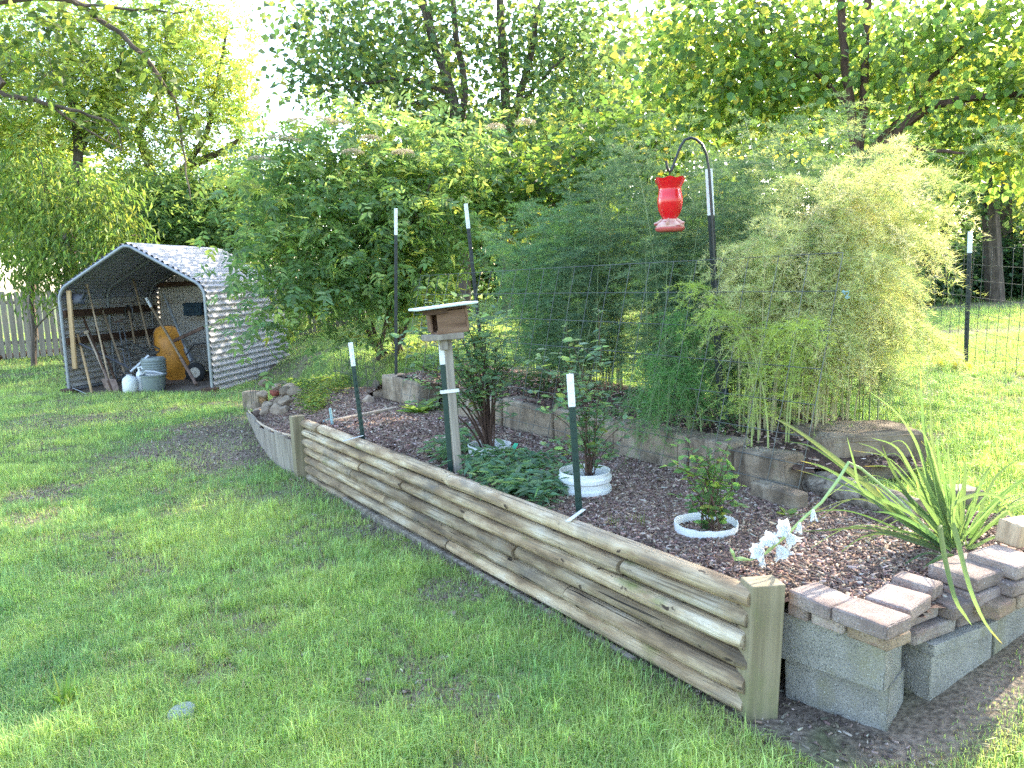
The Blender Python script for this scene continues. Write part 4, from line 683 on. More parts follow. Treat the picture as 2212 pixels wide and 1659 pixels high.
# ---------------------------------------------------------------- small plants
BLUEB = [((.17, .28, .16), 3), ((.13, .225, .13), 3), ((.23, .35, .14), 1.6), ((.24, .3, .06), .35)]
WEED = [((.16, .27, .07), 3), ((.12, .21, .06), 2), ((.27, .36, .09), 2)]
def bush(name, label, base, tips, L, lw, palette, per_m, seed, start=.35, group=None, cat='bush', bark='bark_red', sub=3, r=.005, shape=1, spread=.5, arch_=.12, bare_base=True, droop=.1):
    rng = R_(seed); root = empty(name, base, label, cat, group); mb = MB(); P_, D_, N_ = [], [], []
    base = np.asarray(base, float)
    for tp in tips:
        tp = np.asarray(tp, float); v = tp-base; Ls = np.linalg.norm(v); f = np.linspace(0, 1, 9)[:, None]; side = np.array([v[0], v[1], 0]); b0 = base+np.array([rng.normal(0, .02), rng.normal(0, .02), -.03])
        pth = b0+(tp-b0)*f+np.sin(f*np.pi)*(np.array([0, 0, arch_*Ls])-side*.18+rng.normal(0, .03*Ls, 3)); rr = np.linspace(r*(1+Ls), .0015, 9); mb.tube(pth, rr, 5, False); twigs = [(pth, start)]
        for k in range(sub):
            i = rng.integers(3, 8); d = nz(nz(tp-base)*.7+rng.normal(0, .6, 3)+[0, 0, .25]); l = Ls*rng.uniform(.18, .4); q = pth[i]+d*l*np.linspace(0, 1, 5)[:, None]+np.array([0, 0, .04])*np.linspace(0, 1, 5)[:, None]**2; mb.tube(q, np.linspace(.002, .001, 5), 4, False); twigs.append((q, .1))
        for q, s0 in twigs:
            l = np.linalg.norm(q[-1]-q[0]); n = max(3, int(l*(1-s0)*per_m)); ff = np.sort(rng.uniform(s0, 1, n)); ii = ff*(len(q)-1); i0 = np.minimum(ii.astype(int), len(q)-2); pp = q[i0]+(q[i0+1]-q[i0])*(ii-i0)[:, None]; T = nz(q[i0+1]-q[i0])
            a = np.arange(n)*2.4+rng.uniform(0, 6); h = np.stack([np.cos(a), np.sin(a), np.full(n, -droop)], 1); d = nz(T*.35+h+rng.normal(0, .2, (n, 3))); P_.append(pp); D_.append(d); N_.append(perp(np.array([0, 0, 1.])+rng.normal(0, spread, (n, 3)), d))
    mb.build('stems', M[bark], root, True); P_, D_, N_ = map(np.concatenate, (P_, D_, N_)); n = len(P_); Ls = L*rng.uniform(.6, 1.2, n); V, Fs, kk = leafmesh(P_, D_, N_, Ls, Ls*lw, rng, shape, .2, .12)
    link('foliage', rawmesh('foliage', V, Fs, M['leaf'], leafcols(pal(rng, palette, n), rng, kk, .15)), root, True); return root
def tipsat(lst, Y, dy=.25, seed=0): rng = R_(seed); return [Dp(x, y, Y+rng.uniform(-dy, dy)) for x, y in lst]
b = c1+[0, .02, .03]
rng = R_(5); tl = [(x+rng.normal(0, 8), y+rng.normal(0, 8)) for x, y in [(900, 720), (925, 700), (880, 780), (905, 830), (950, 760), (975, 720), (1000, 700), (1030, 735), (1045, 700), (1065, 740), (1085, 715), (1100, 770), (1125, 765), (1010, 780), (960, 820), (1070, 800), (1040, 820), (890, 870), (1095, 840), (930, 860), (985, 690), (1020, 690)]]
bush('blueberry_bush', 'largest berry bush with many bare brown stems behind the nest box', b, tipsat(tl, 5.55, .3, 1), .062, .24, BLUEB, 42, 11, .55, 'berry bushes in bucket rings', r=.0055, sub=5)
b = c2+[.03, 0, .06]; tl = [(1135, 775), (1205, 760), (1233, 735), (1300, 745), (1260, 800), (1330, 860), (1350, 905), (1300, 820), (1180, 850), (1165, 880), (1240, 850), (1220, 900), (1345, 950), (1390, 900), (1200, 940), (1300, 900), (1260, 930), (1180, 965), (1330, 980), (1290, 960), (1320, 885)]
bush('blueberry_bush', 'tall sparse berry bush with pale shoots behind the near post', b, tipsat(tl, 4.45, .2, 2), .06, .24, BLUEB, 40, 12, .3, 'berry bushes in bucket rings', r=.0022, sub=2)
b = c3+[.02, 0, .02]; tl = [(1440, 1005), (1470, 1010), (1500, 985), (1525, 980), (1555, 985), (1580, 1000), (1610, 1045), (1600, 1070), (1575, 1090), (1545, 1060), (1500, 1070), (1490, 1095), (1530, 1020), (1560, 1110), (1515, 1130), (1585, 1055)]
bush('blueberry_bush', 'small dense berry bush growing in the low chipped ring', b, tipsat(tl, 3.62, .12, 3), .05, .3, [((.13, .26, .08), 4), ((.1, .2, .07), 3), ((.34, .42, .09), .6)], 40, 13, .25, 'berry bushes in bucket rings', r=.003, sub=3)
# groundcover of lance leaves
def groundcover(name, pts, L, lw, palette, seed, label, cat, hgt=.1, per=22, zf=zbed, kind='stuff'):
    rng = R_(seed); P = np.array(pts); n = len(P)*per; b = np.repeat(P, per, 0)+np.stack([rng.normal(0, .045, n), rng.normal(0, .045, n), np.zeros(n)], 1); b[:, 2] = zf(b[:, 0], b[:, 1])+rng.random(n)**.8*hgt
    a = rng.uniform(0, 2*np.pi, n); d = nz(np.stack([np.cos(a), np.sin(a), rng.normal(.15, .25, n)], 1)); Nr = perp(np.array([0, 0, 1.])+rng.normal(0, .3, (n, 3)), d); Ls = L*rng.uniform(.6, 1.2, n); V, Fs, kk = leafmesh(b, d, Nr, Ls, Ls*lw, rng, 1, .2, .25)
    return tag(link(name, rawmesh(name, V, Fs, M['leaf'], leafcols(pal(rng, palette, n), rng, kk, .15))), label, cat, None, kind)
pts = [onbed(x+rng.normal(0, 9), y+rng.normal(0, 6)) for x, y in [(945, 985), (960, 1000), (1000, 985), (1020, 1000), (1015, 1020), (1050, 1010), (1040, 1035), (1075, 1005), (1080, 1030), (1100, 1050), (1070, 1060), (1115, 1010), (1125, 1035), (1140, 1060), (1150, 1085), (1165, 1040), (1170, 1070), (1185, 1015), (1190, 1050), (1205, 1075), (1120, 1080), (1090, 1075), (1210, 1030), (1170, 1100), (1135, 1000), (1000, 960), (985, 975), (1060, 1045), (1150, 1020), (1110, 1065)] for _ in range(2)]
groundcover('lance_leaf_groundcover', pts, .085, .17, [((.15, .27, .15), 3), ((.12, .22, .125), 3), ((.2, .31, .15), 1)], 21, 'sprawling grey green lance leaved groundcover between the two rear bucket rings', 'groundcover', .11)
pts = [onbed(*K2(x+rng.normal(0, 25), y+rng.normal(0, 18))) for x, y in [(800, 790), (860, 820), (900, 760), (940, 800), (980, 740), (1000, 820), (1040, 700), (1060, 780), (880, 860), (960, 860), (1040, 850), (830, 700), (1120, 640), (1200, 600), (1280, 570), (1230, 640), (1100, 560), (950, 640), (1310, 620), (1020, 650)] for _ in range(4)]
groundcover('bed_weeds', pts, .06, .2, WEED+[((.3, .32, .07), 3)], 22, 'patch of yellow green weeds between the rock pile and the left post', 'weeds', .14, 16)
pts = [onbed(*K2(x+rng.normal(0, 25), y+rng.normal(0, 14))) for x, y in [(850, 560), (760, 560), (900, 540), (1000, 520), (1080, 500), (1160, 490), (820, 600), (680, 540), (1240, 470), (940, 580)] for _ in range(4)]
groundcover('creeping_weeds', pts, .06, .35, WEED, 23, 'low green creeping weeds behind the rock pile', 'weeds', .1, 16)
def rosette(name, label, c, n, L, lw, palette, seed, up=.5, group=None, cat='weed'):
    rng = R_(seed); root = empty(name, c, label, cat, group); a = np.arange(n)*2.4; d = nz(np.stack([np.cos(a), np.sin(a), rng.uniform(.1, up*2, n)], 1)); Nr = perp(np.tile([0, 0, 1.], (n, 1))+rng.normal(0, .25, (n, 3)), d); Ls = L*rng.uniform(.5, 1.1, n); P = np.asarray(c)+d*.01
    V, Fs, kk = leafmesh(P, d, Nr, Ls, Ls*lw, rng, 1, .25, .3); link('leaves', rawmesh('leaves', V, Fs, M['leaf'], leafcols(pal(rng, palette, n), rng, kk, .12)), root, True); return root
rosette('broadleaf_weed', 'broad leaved weed with a pale rosette at the left of the nest box pole', onbed(905, 893), 22, .26, .2, WEED, 31, .6)
rosette('broadleaf_weed', 'small broad leaved seedling on the mulch left of the chipped ring bush', onbed(1700, 1115), 9, .06, .35, WEED, 32, .5)
def grassclump(name, label, c, n, L, w, palette, seed, lean=.6, group=None, cat='grass clump'):
    rng = R_(seed); root = empty(name, c, label, cat, group); a = rng.uniform(0, 2*np.pi, n); o = np.stack([np.cos(a), np.sin(a), np.zeros(n)], 1); ln = rng.uniform(.1, lean, n)[:, None]; Ls = (L*rng.uniform(.5, 1.1, n))[:, None]; b = np.asarray(c)+o*rng.uniform(0, .04, (n, 1))
    k = 6; V = []; S = np.cross(o, [0, 0, 1.])
    for i in range(k):
        f = i/(k-1); p = b+np.array([0, 0, 1.])*Ls*(f-ln*.55*f*f)+o*Ls*ln*f**1.6; V += [p+S*w*(1-f**2*.97), p-S*w*(1-f**2*.97)]
    V = np.stack(V, 1).reshape(-1, 3); i = np.arange(n)[:, None]*2*k; Fq = np.concatenate([i+np.array([2*j, 2*j+1, 2*j+3, 2*j+2]) for j in range(k-1)])
    link('blades', rawmesh('blades', V, [Fq], M['grass'], leafcols(pal(rng, palette, n), rng, 2*k, .12)), root, True); return root
GC = [((.19, .30, .05), 3), ((.14, .25, .045), 2), ((.28, .34, .07), 1)]
grassclump('crabgrass_clump', 'broad bladed crabgrass clump standing out in the lawn at lower left', onground(140, 1525), 34, .17, .006, GC, 41, 1.0, 'coarse grass clumps in the lawn')
grassclump('crabgrass_clump', 'smaller broad bladed clump right beside the round grey cap', onground(430, 1535), 34, .11, .003, GC, 42, .9, 'coarse grass clumps in the lawn')
grassclump('crabgrass_clump', 'coarse clump at the lower left corner of the lawn', onground(175, 1625), 26, .10, .004, GC, 43, .9, 'coarse grass clumps in the lawn')
SUNLIT_G = [((.42, .42, .05), 3), ((.3, .36, .06), 2)]  # sunlight on the lawn, painted in as yellow blade colour
for i, (x, y, L_) in enumerate([(2030, 800, .17), (2065, 803, .17), (2090, 805, .14)]): grassclump('tall_grass_tuft', ['tuft painted sunlit yellow left of the lone black post foot', 'middle tuft painted sunlit yellow before the lone black post', 'tuft painted sunlit yellow at the lone black post foot'][i], onground(x, y, .68), 90, L_, .004, SUNLIT_G, 44+i, .5, 'tufts painted sunlit yellow at the black post')
SP = [((.2, .2, .07), 2), ((.12, .18, .05), 2)]
for i, (x, y) in enumerate([(1325, 1137), (1385, 1135), (1360, 1125)]): grassclump('mulch_seedling', ['thin upright seedling on the mulch, nearest the log wall', 'thin upright seedling right of its twin on the mulch', 'faint small seedling between two others on the mulch'][i], onbed(x, y), 16, .075 if i < 2 else .05, .0022, SP, 50+i, .35, 'seedlings on the mulch', 'seedling')
pts = [np.array([*G(x, y, .66)[:2], .66]) for x, y in [(1660, 905), (1680, 890), (1700, 905), (1720, 895), (1740, 915), (1765, 920), (1790, 915), (1690, 920), (1640, 920), (1815, 915), (1605, 915), (1580, 905)] for _ in range(2)]
groundcover('curb_weeds', pts, .075, .33, WEED, 24, 'leafy weeds growing along the curb behind the wire panel end', 'weeds', .26, 9, zup)
pts = [np.array([*wall_pt(s, t, 0)[:2], 0]) for s, t in zip(R_(3).uniform(1.5, 1.8, 40), R_(4).uniform(1.5, 6, 40))]
groundcover('undergrowth', pts, .07, .3, [((.06, .11, .035), 2), ((.09, .16, .045), 2)], 25, 'shady leafy undergrowth at the foot of the fern behind the curb', 'undergrowth', .2, 10, zup)
# ---------------------------------------------------------------- gladiolus
def sword(P, w, cup=.25, twist=0):
    P = np.asarray(P, float); f = np.linspace(0, len(P)-1, 16); i = np.minimum(f.astype(int), len(P)-2); q = (f-i)[:, None]; Pm = np.pad(P, ((1, 1), (0, 0)), mode='reflect', reflect_type='odd'); p0, p1, p2, p3 = Pm[i], Pm[i+1], Pm[i+2], Pm[i+3]
    S = .5*((2*p1)+(-p0+p2)*q+(2*p0-5*p1+4*p2-p3)*q**2+(-p0+3*p1-3*p2+p3)*q**3); T = nz(np.gradient(S, axis=0)); view = nz(S-O); W = nz(np.cross(T, view)+T*0); W = nz(W*math.cos(twist)+np.cross(T, W)*math.sin(twist)); N_ = np.cross(T, W); g = np.linspace(0, 1, 16)[:, None]; ww = w*np.clip(np.minimum(.55+g*2, (1-g)**.7*1.35), 0, 1)
    return np.stack([S-W*ww, S+N_*ww*cup, S+W*ww], 1)
gb = onbed(2075, 1165); glad = empty('gladiolus_plant', gb, 'clump of long sword leaves with a bent white flower spike', 'gladiolus')
GL = [([(2050, 1185), (1945, 1110), (1830, 1010), (1730, 935), (1664, 898)], 3.3, 3.15, .019), ([(2050, 1190), (1950, 1120), (1850, 1035), (1760, 968), (1692, 952)], 3.3, 3.2, .010), ([(2055, 1190), (1950, 1115), (1850, 1050), (1780, 1010), (1728, 995)], 3.35, 3.3, .015), ([(2050, 1192), (1960, 1135), (1860, 1065), (1790, 1035), (1718, 1014)], 3.3, 3.2, .010),
      ([(2060, 1180), (2015, 1075), (1985, 970), (1940, 895), (1868, 838)], 3.4, 3.4, .011), ([(2070, 1180), (2030, 1070), (2002, 960), (1992, 880), (1988, 798)], 3.4, 3.45, .016), ([(2070, 1180), (2035, 1060), (2015, 960), (2010, 880), (2012, 830)], 3.4, 3.5, .011), ([(1985, 1120), (1930, 1090), (1862, 1060), (1845, 1000), (1829, 942)], 3.1, 3.1, .012),
      ([(2060, 1185), (2010, 1090), (1970, 1020), (1935, 965), (1880, 945)], 3.4, 3.4, .014), ([(2060, 1185), (2000, 1090), (1950, 1030), (1900, 975), (1850, 955)], 3.4, 3.4, .010), ([(2085, 1185), (2110, 1140), (2150, 1085), (2190, 1050), (2260, 1010)], 3.4, 3.5, .022), ([(2085, 1185), (2120, 1150), (2160, 1120), (2200, 1095), (2270, 1070)], 3.4, 3.5, .015),
      ([(2066, 1170), (2056, 1128), (2068, 1165), (2095, 1270), (2128, 1345), (2166, 1392)], [3.25, 3.22, 3.0, 2.74, 2.68, 2.65], 0, .017), ([(2040, 1178), (2030, 1135), (2040, 1200), (2062, 1290), (2085, 1330), (2100, 1352)], [3.25, 3.2, 2.95, 2.68, 2.63, 2.61], 0, .016), ([(2065, 1175), (2050, 1100), (2110, 1068), (2160, 1075), (2185, 1115), (2210, 1145)], 3.3, 3.25, .012), ([(2070, 1180), (2050, 1080), (2030, 1000), (2022, 940)], 3.45, 3.5, .016),
      ([(2070, 1180), (2060, 1080), (2050, 1000), (2048, 960)], 3.45, 3.5, .015), ([(2075, 1180), (2080, 1090), (2085, 1020), (2082, 985)], 3.45, 3.5, .014), ([(2050, 1185), (1995, 1110), (1960, 1070), (1925, 1010), (1905, 960)], 3.35, 3.3, .018), ([(2050, 1190), (1970, 1130), (1920, 1085), (1890, 1050)], 3.3, 3.2, .02), ([(2045, 1195), (1960, 1160), (1870, 1140), (1790, 1145), (1710, 1148)], 3.25, 3.1, .010),
      ([(2045, 1195), (1970, 1170), (1900, 1150), (1840, 1155)], 3.25, 3.15, .008), ([(2040, 1200), (2000, 1195), (1960, 1215), (1935, 1240)], 3.2, 3.1, .006), ([(2060, 1200), (2040, 1200), (2005, 1220), (1975, 1250)], 3.15, 3.05, .012), ([(2060, 1185), (2025, 1100), (2000, 1040), (1975, 1000)], 3.4, 3.35, .019), ([(2070, 1185), (2100, 1100), (2125, 1030), (2145, 1000)], 3.45, 3.55, .012), ([(2080, 1185), (2105, 1180), (2150, 1160), (2200, 1165)], 3.3, 3.2, .013), ([(2065, 1185), (2040, 1110), (2015, 1050), (1998, 1010)], 3.4, 3.4, .02),
      ([(2080, 1185), (2110, 1130), (2130, 1070), (2160, 1020), (2212, 985)], 3.5, 3.7, .012), ([(2055, 1190), (1990, 1140), (1930, 1110), (1880, 1105)], 3.2, 3.05, .012), ([(2060, 1190), (2010, 1130), (1965, 1090), (1940, 1070)], 3.3, 3.2, .016), ([(2075, 1185), (2070, 1120), (2078, 1060), (2095, 1010)], 3.5, 3.55, .013), ([(2085, 1190), (2130, 1140), (2170, 1130), (2215, 1155)], 3.3, 3.2, .012), ([(2075, 1185), (2062, 1110), (2060, 1060), (2066, 1015)], 3.35, 3.35, .017), ([(2065, 1185), (2022, 1120), (1990, 1075), (1980, 1040)], 3.3, 3.25, .016)]
rng = R_(76)
for k in range(52):
    x0, y0, Y0_ = 2065+rng.normal(0, 14), 1185+rng.normal(0, 6), 3.35+rng.normal(0, .05); a = rng.uniform(-1.4, .95); l = rng.uniform(100, 300)*(1.15 if a < 0 else .8); dx, dy = math.sin(a)*l*1.1, -math.cos(a)*l*.9; dr_ = rng.uniform(0, .5)*l*abs(math.sin(a))
    GL.append(([(x0, y0), (x0+dx*.3, y0+dy*.42), (x0+dx*.65, y0+dy*.85+dr_*.2), (x0+dx, y0+dy+dr_)], Y0_, Y0_+rng.uniform(-.2, .35), rng.uniform(.003, .0075)))
Vs, Fs_, Cs = [], [], []; off = 0; rng = R_(77)
for P, Y0, Y1, w in GL:
    ys = np.array(Y0) if isinstance(Y0, list) else np.linspace(Y0, Y1, len(P)); q = sword([Dp(x, y, Y) for (x, y), Y in zip(P, ys)], w*.68, .3, rng.uniform(-.5, .5)); a, b_ = q.shape[:2]; Vs.append(q.reshape(-1, 3)); i, j = np.meshgrid(np.arange(a-1), np.arange(b_-1), indexing='ij'); i, j = i.ravel(), j.ravel(); Fs_.append(np.stack([i*b_+j, i*b_+j+1, (i+1)*b_+j+1, (i+1)*b_+j], 1)+off); off += len(q.reshape(-1, 3))
    c = np.array([.115, .19, .08])*rng.uniform(.75, 1.25)*(np.array([1, 1, 1])+rng.normal(0, .05, 3)); g = np.linspace(0, 1, a)[:, None, None]; cc = np.broadcast_to(c, (a, b_, 3))*1.0; cc = lerp(cc, np.array([.5, .4, .1]), np.clip((g-.86)*6, 0, 1)*(rng.random() < .35)); Cs.append(cc.reshape(-1, 3))
link('leaves', rawmesh('leaves', np.concatenate(Vs), [np.concatenate(Fs_)], M['leaf'], np.concatenate(Cs), True), glad, True)
sp = [Dp(x, y, Y) for x, y, Y in ((2040, 1180, 3.3), (1935, 1075, 3.22), (1860, 1012, 3.16), (1833, 999, 3.14), (1812, 1035, 3.12), (1775, 1085, 3.1), (1735, 1120, 3.09), (1695, 1160, 3.08), (1655, 1195, 3.07), (1620, 1210, 3.07), (1588, 1210, 3.07), (1577, 1188, 3.07))]
m2 = MB(); m2.tube(sp, [.0065, .0065, .0065, .0065, .0065, .006, .006, .006, .005, .004, .003, .002], 8)
for i in range(7, 11): m2.tube([sp[i], lerp(sp[i], sp[i+1], .6)+[0, -.01, .012], sp[i+1]+[0, 0, .01]], [.004, .007, .001], 6)
spike_mat = mk('flower_stalk_green', [(.3, (.3, .42, .14)), (.7, (.4, .5, .2))], (30, 30, 30), .6, .1, var=0); spk = m2.build('flower_spike', spike_mat, glad, True)
def flower(c, axis, size, seed, bud=False):
    rng = R_(seed); axis = nz(np.asarray(axis, float)); u = nz(np.cross(axis, [0, .3, 1.])); v = np.cross(axis, u); Vs, Fq, off = [], [], 0
    for k in range(6):
        a = k*math.pi/3+rng.normal(0, .1); rad = u*math.cos(a)+v*math.sin(a); tn = np.cross(axis, rad); L = size*rng.uniform(.85, 1.1)*(1 if k % 2 else .92); op = .28 if bud else rng.uniform(.55, 1.05); g = []
        for f in np.linspace(0, 1, 8):
            p = c+axis*L*(f-.35*op*f*f)+rad*L*(.06+op*.75*f**1.5)-axis*L*.25*op*max(0, f-.7)**1.5; ww = L*.30*math.sin(math.pi*min(1, .08+f*.92))**.7*(1 if not bud else .5)+.0005
            g.append([p+tn*ww*h+axis*L*.05*(h*h)+rad*.004*math.sin(f*11+h*5+k)*f for h in (-1, -.5, 0, .5, 1)])
        g = np.array(g); n_ = g.shape[1]; i, j = np.meshgrid(np.arange(7), np.arange(4), indexing='ij'); i, j = i.ravel(), j.ravel(); Vs.append(g.reshape(-1, 3)); Fq.append(np.stack([i*n_+j, i*n_+j+1, (i+1)*n_+j+1, (i+1)*n_+j], 1)+off); off += 40
    V = np.concatenate(Vs); o = link('flower', rawmesh('flower', V, [np.concatenate(Fq)], M['petal'], np.tile([.74, .75, .73], (len(V), 1)), True), spk, False); return o
for i, (x, y, dx, dz, sz, bd) in enumerate([(1757, 1100, -.1, -1, .062, True), (1728, 1128, -.3, -1, .06, True), (1706, 1146, -.9, .5, .085, False), (1702, 1152, .5, -1, .085, False), (1676, 1172, -.9, .6, .08, False), (1680, 1178, .5, -.9, .09, False), (1650, 1192, -.8, .35, .075, False), (1648, 1200, -.2, -.9, .06, True)]):
    flower(Dp(x, y, 3.05), (dx, -.45, dz), sz*.85, 90+i, bd)
# ---------------------------------------------------------------- fern like asparagus
def asparagus(label, bases, n, hlo, hhi, lean, archv, palette, seed, nb=46, nn=100, stemcol=(.16, .2, .09), bl=(.22, .55), nl=.03, hang=.5, fwd=1, f0=.1):
    rng = R_(seed); b0 = bases.mean(0); root = empty('asparagus_fern', b0, label, 'asparagus', 'feathery asparagus plants on the upper bed'); mb = MB(); NP, ND, NB_ = [], [], []
    for k in range(n):
        b = bases[rng.integers(len(bases))]+np.array([rng.normal(0, .08), rng.normal(0, .08), 0]); h = rng.uniform(hlo, hhi); a = rng.uniform(0, 2*np.pi); out = np.array([math.cos(a), math.sin(a), 0])*rng.uniform(.05, .38); dn = out[0]*NN[0]+out[1]*NN[1]; out = out-np.array([*NN, 0])*(min(dn, 0)*.75*fwd); out = out+np.array([*lean, 0])*rng.uniform(.3, 1.2)
        f = np.linspace(0, 1, 14)[:, None]; drop = archv*rng.uniform(.3, 1.3); P = b+np.array([0, 0, h])*(f-drop*f**3.2)+out*h*(f**1.9); mb.tube(P, np.linspace(.006, .0012, 14), 4, False)
        m = nb; ff = rng.uniform(f0, 1, m); ii = ff*13; i0 = np.minimum(ii.astype(int), 12); bp = P[i0]+(P[i0+1]-P[i0])*(ii-i0)[:, None]; aa = rng.uniform(0, 2*np.pi, m); T = nz(P[i0+1]-P[i0]); bd = nz(np.stack([np.cos(aa), np.sin(aa), rng.uniform(-.3, .5, m)], 1)+T*.6); L = rng.uniform(*bl, m)*(1.15-.6*ff)
        for j in range(m):
            g = np.linspace(0, 1, 5)[:, None]; q = bp[j]+bd[j]*L[j]*g-np.array([0, 0, hang*L[j]])*g**2; mb.tube(q, np.linspace(.0018, .0006, 5), 3, False)
            r = np.sort(rng.random(nn)); ri = r*4; r0 = np.minimum(ri.astype(int), 3); pp = q[r0]+(q[r0+1]-q[r0])*(ri-r0)[:, None]
            bb = np.floor(r*11); ba = bb*2.3+j; od = np.stack([np.cos(ba), np.sin(ba), .3*np.sin(ba*3)], 1); pp = pp+od*rng.uniform(0, .06, (nn, 1))*(1-.5*r[:, None]); NP.append(pp); ND.append(nz(od*.5+bd[j]*.7+rng.normal(0, .55, (nn, 3)))); NB_.append(np.full(nn, j % 7))
    stm = mk('fern_stem', [(.3, stemcol), (.7, tuple(c*1.5 for c in stemcol))], (20, 20, 5), .7, 0, var=0); mb.build('stems', stm, root, True)
    P, D = np.concatenate(NP), np.concatenate(ND); m = len(P); W = perp(rng.normal(0, 1, (m, 3)), D); L = (nl*rng.uniform(.6, 1.3, m))[:, None]; w = .0016; V = np.stack([P-W*w, P+W*w, P+D*L], 1).reshape(-1, 3); i = np.arange(m)[:, None]*3+np.array([0, 1, 2])
    cl = pal(rng, palette, len(NP)); c = np.repeat(np.repeat(cl, nn, 0)*np.exp(rng.normal(0, .15, (m, 1))), 3, 0); link('needles', rawmesh('needles', V, [i], M['fern'], c), root, True)
def area(s0, s1, t0, t1, n, seed): rng = R_(seed); return np.array([[*xy(a, b), .66] for a, b in zip(rng.uniform(s0, s1, n), rng.uniform(t0, t1, n))])
BG = [((.13, .21, .115), 4), ((.09, .16, .095), 4), ((.19, .28, .13), 2.5), ((.25, .36, .1), 1.5)]
asparagus('left feathery fern, light green at the dark post', area(1.8, 2.5, 3.5, 4.8, 12, 1), 42, 1.2, 2.15, (-.1, .05), .25, [((.2, .34, .1), 3), ((.13, .25, .11), 3), ((.15, .27, .15), 2)], 61)
asparagus('middle feathery fern, dark blue green behind the feeder', area(1.9, 2.8, 2.2, 3.9, 16, 2), 84, 1.3, 2.6, (.02, 0), .2, BG, 62)
asparagus('right dark green feathery fern behind the hook post', area(2.0, 2.8, 1.2, 2.4, 12, 3), 58, 1.3, 2.6, (.03, .03), .25, BG+[((.42, .46, .2), 2.2)], 63)
asparagus('yellowing feathery fern with sunlit cream painted in, drooping at the far right of the row', area(1.75, 2.3, .95, 1.5, 10, 4), 68, 1.2, 2.4, (.14, -.02), .5, [((.62, .62, .3), 4), ((.5, .55, .25), 3), ((.66, .6, .4), 2), ((.33, .42, .18), 2)], 64, 44, 100, (.3, .27, .14), hang=.9, nl=.04, f0=.42)  # yellowing needles, palette raised to cream to paint in the sunlit side
asparagus('low bright green feathery spray hanging over the curb', area(1.5, 1.6, 1.75, 2.15, 4, 5), 7, .75, 1.1, (-.28, -.25), .75, [((.14, .3, .08), 3), ((.12, .26, .09), 2)], 65, 30, 100, hang=.9, fwd=0)
asparagus('bright lime feathery sprays on the wire panel right of the hook', area(1.5, 1.65, 1.0, 1.35, 4, 6), 6, 1.15, 1.5, (-.12, -.22), .55, [((.4, .5, .1), 3), ((.3, .42, .1), 2)], 66, 26, 80, (.24, .28, .1), hang=.8, fwd=.5)
# ---------------------------------------------------------------- trees and shrubs
def gz(p): return np.array([p[0], p[1], float(zg(p[0], p[1]))])
def px(pts, Y): return [Dp(x, y, Y) for x, y in pts]
# tall ash beyond the shed
b = gz(Dp(330, 700, 22)); tree('ash_tree', 'tall airy sunlit ash tree behind the shed on the left', 'tree', b, [([b, Dp(345, 520, 22), Dp(365, 400, 22), Dp(420, 355, 22), Dp(480, 325, 22), Dp(520, 300, 22)], (.22, .05)), ([Dp(345, 520, 22), Dp(330, 380, 22), Dp(300, 290, 22), Dp(330, 235, 22), Dp(355, 170, 22), Dp(360, 60, 22)], (.16, .04)), ([Dp(365, 400, 22), Dp(440, 300, 22), Dp(470, 180, 22), Dp(490, 60, 22)], (.1, .03))],
     [blob(330, 90, 22, 110, 90), blob(450, 110, 22, 90, 120), blob(300, 230, 22, 120, 80), blob(460, 270, 22, 90, 70), blob(370, 360, 22, 120, 60), blob(500, 200, 22.5, 50, 80, w=.5)], 520, 9, .3, 3, .13, .2, LIT_Y, 101, 90, 'tall sunlit trees beyond the shed', cr=.35)
b = gz(Dp(150, 700, 21)); tree('ash_tree', 'leafier bright yellow green ash tree at the far left', 'tree', b, [([b, Dp(150, 480, 21), Dp(170, 330, 21), Dp(150, 180, 21), Dp(160, 40, 21)], (.2, .04)), ([Dp(170, 330, 21), Dp(240, 200, 21), Dp(270, 80, 21)], (.09, .03))],
     [blob(50, 60, 21, 120, 110), blob(190, 90, 21, 120, 110), blob(90, 230, 21, 130, 90), blob(200, 220, 21, 90, 90), blob(-60, 200, 21, 100, 150), blob(60, 330, 22, 120, 70)], 620, 10, .3, 3, .13, .2, LIT_Y, 102, 70, 'tall sunlit trees beyond the shed', cr=.35)
# peach
b = gz(Dp(71, 770, 18.8)); tree('peach_tree', 'peach tree with long drooping leaves left of the shed', 'tree', b, [([b, Dp(72, 700, 18.8), Dp(68, 640, 18.8), Dp(80, 540, 18.5), Dp(100, 430, 18.5), Dp(90, 350, 18.5)], (.07, .025)), ([Dp(71, 715, 18.8), Dp(95, 690, 18.7), Dp(120, 665, 18.5)], (.03, .01)), ([Dp(75, 600, 18.6), Dp(140, 520, 18), Dp(200, 450, 18)], (.045, .015))],
     [blob(50, 400, 18.5, 90, 90), blob(150, 420, 18, 100, 80), blob(230, 450, 17.5, 70, 60), blob(50, 500, 18, 90, 80), blob(150, 520, 17.5, 110, 70), blob(245, 520, 17.2, 60, 60), blob(60, 590, 18, 80, 40), blob(110, 640, 18.5, 50, 40, w=.4), blob(170, 590, 18.2, 60, 40)], 520, 13, .3, 0, .19, .12, [((.16, .25, .05), 4), ((.11, .19, .045), 3), ((.24, .3, .06), 2)], 103, 60, None, droop=.9, cr=.28, dr=.35, spread=.7)
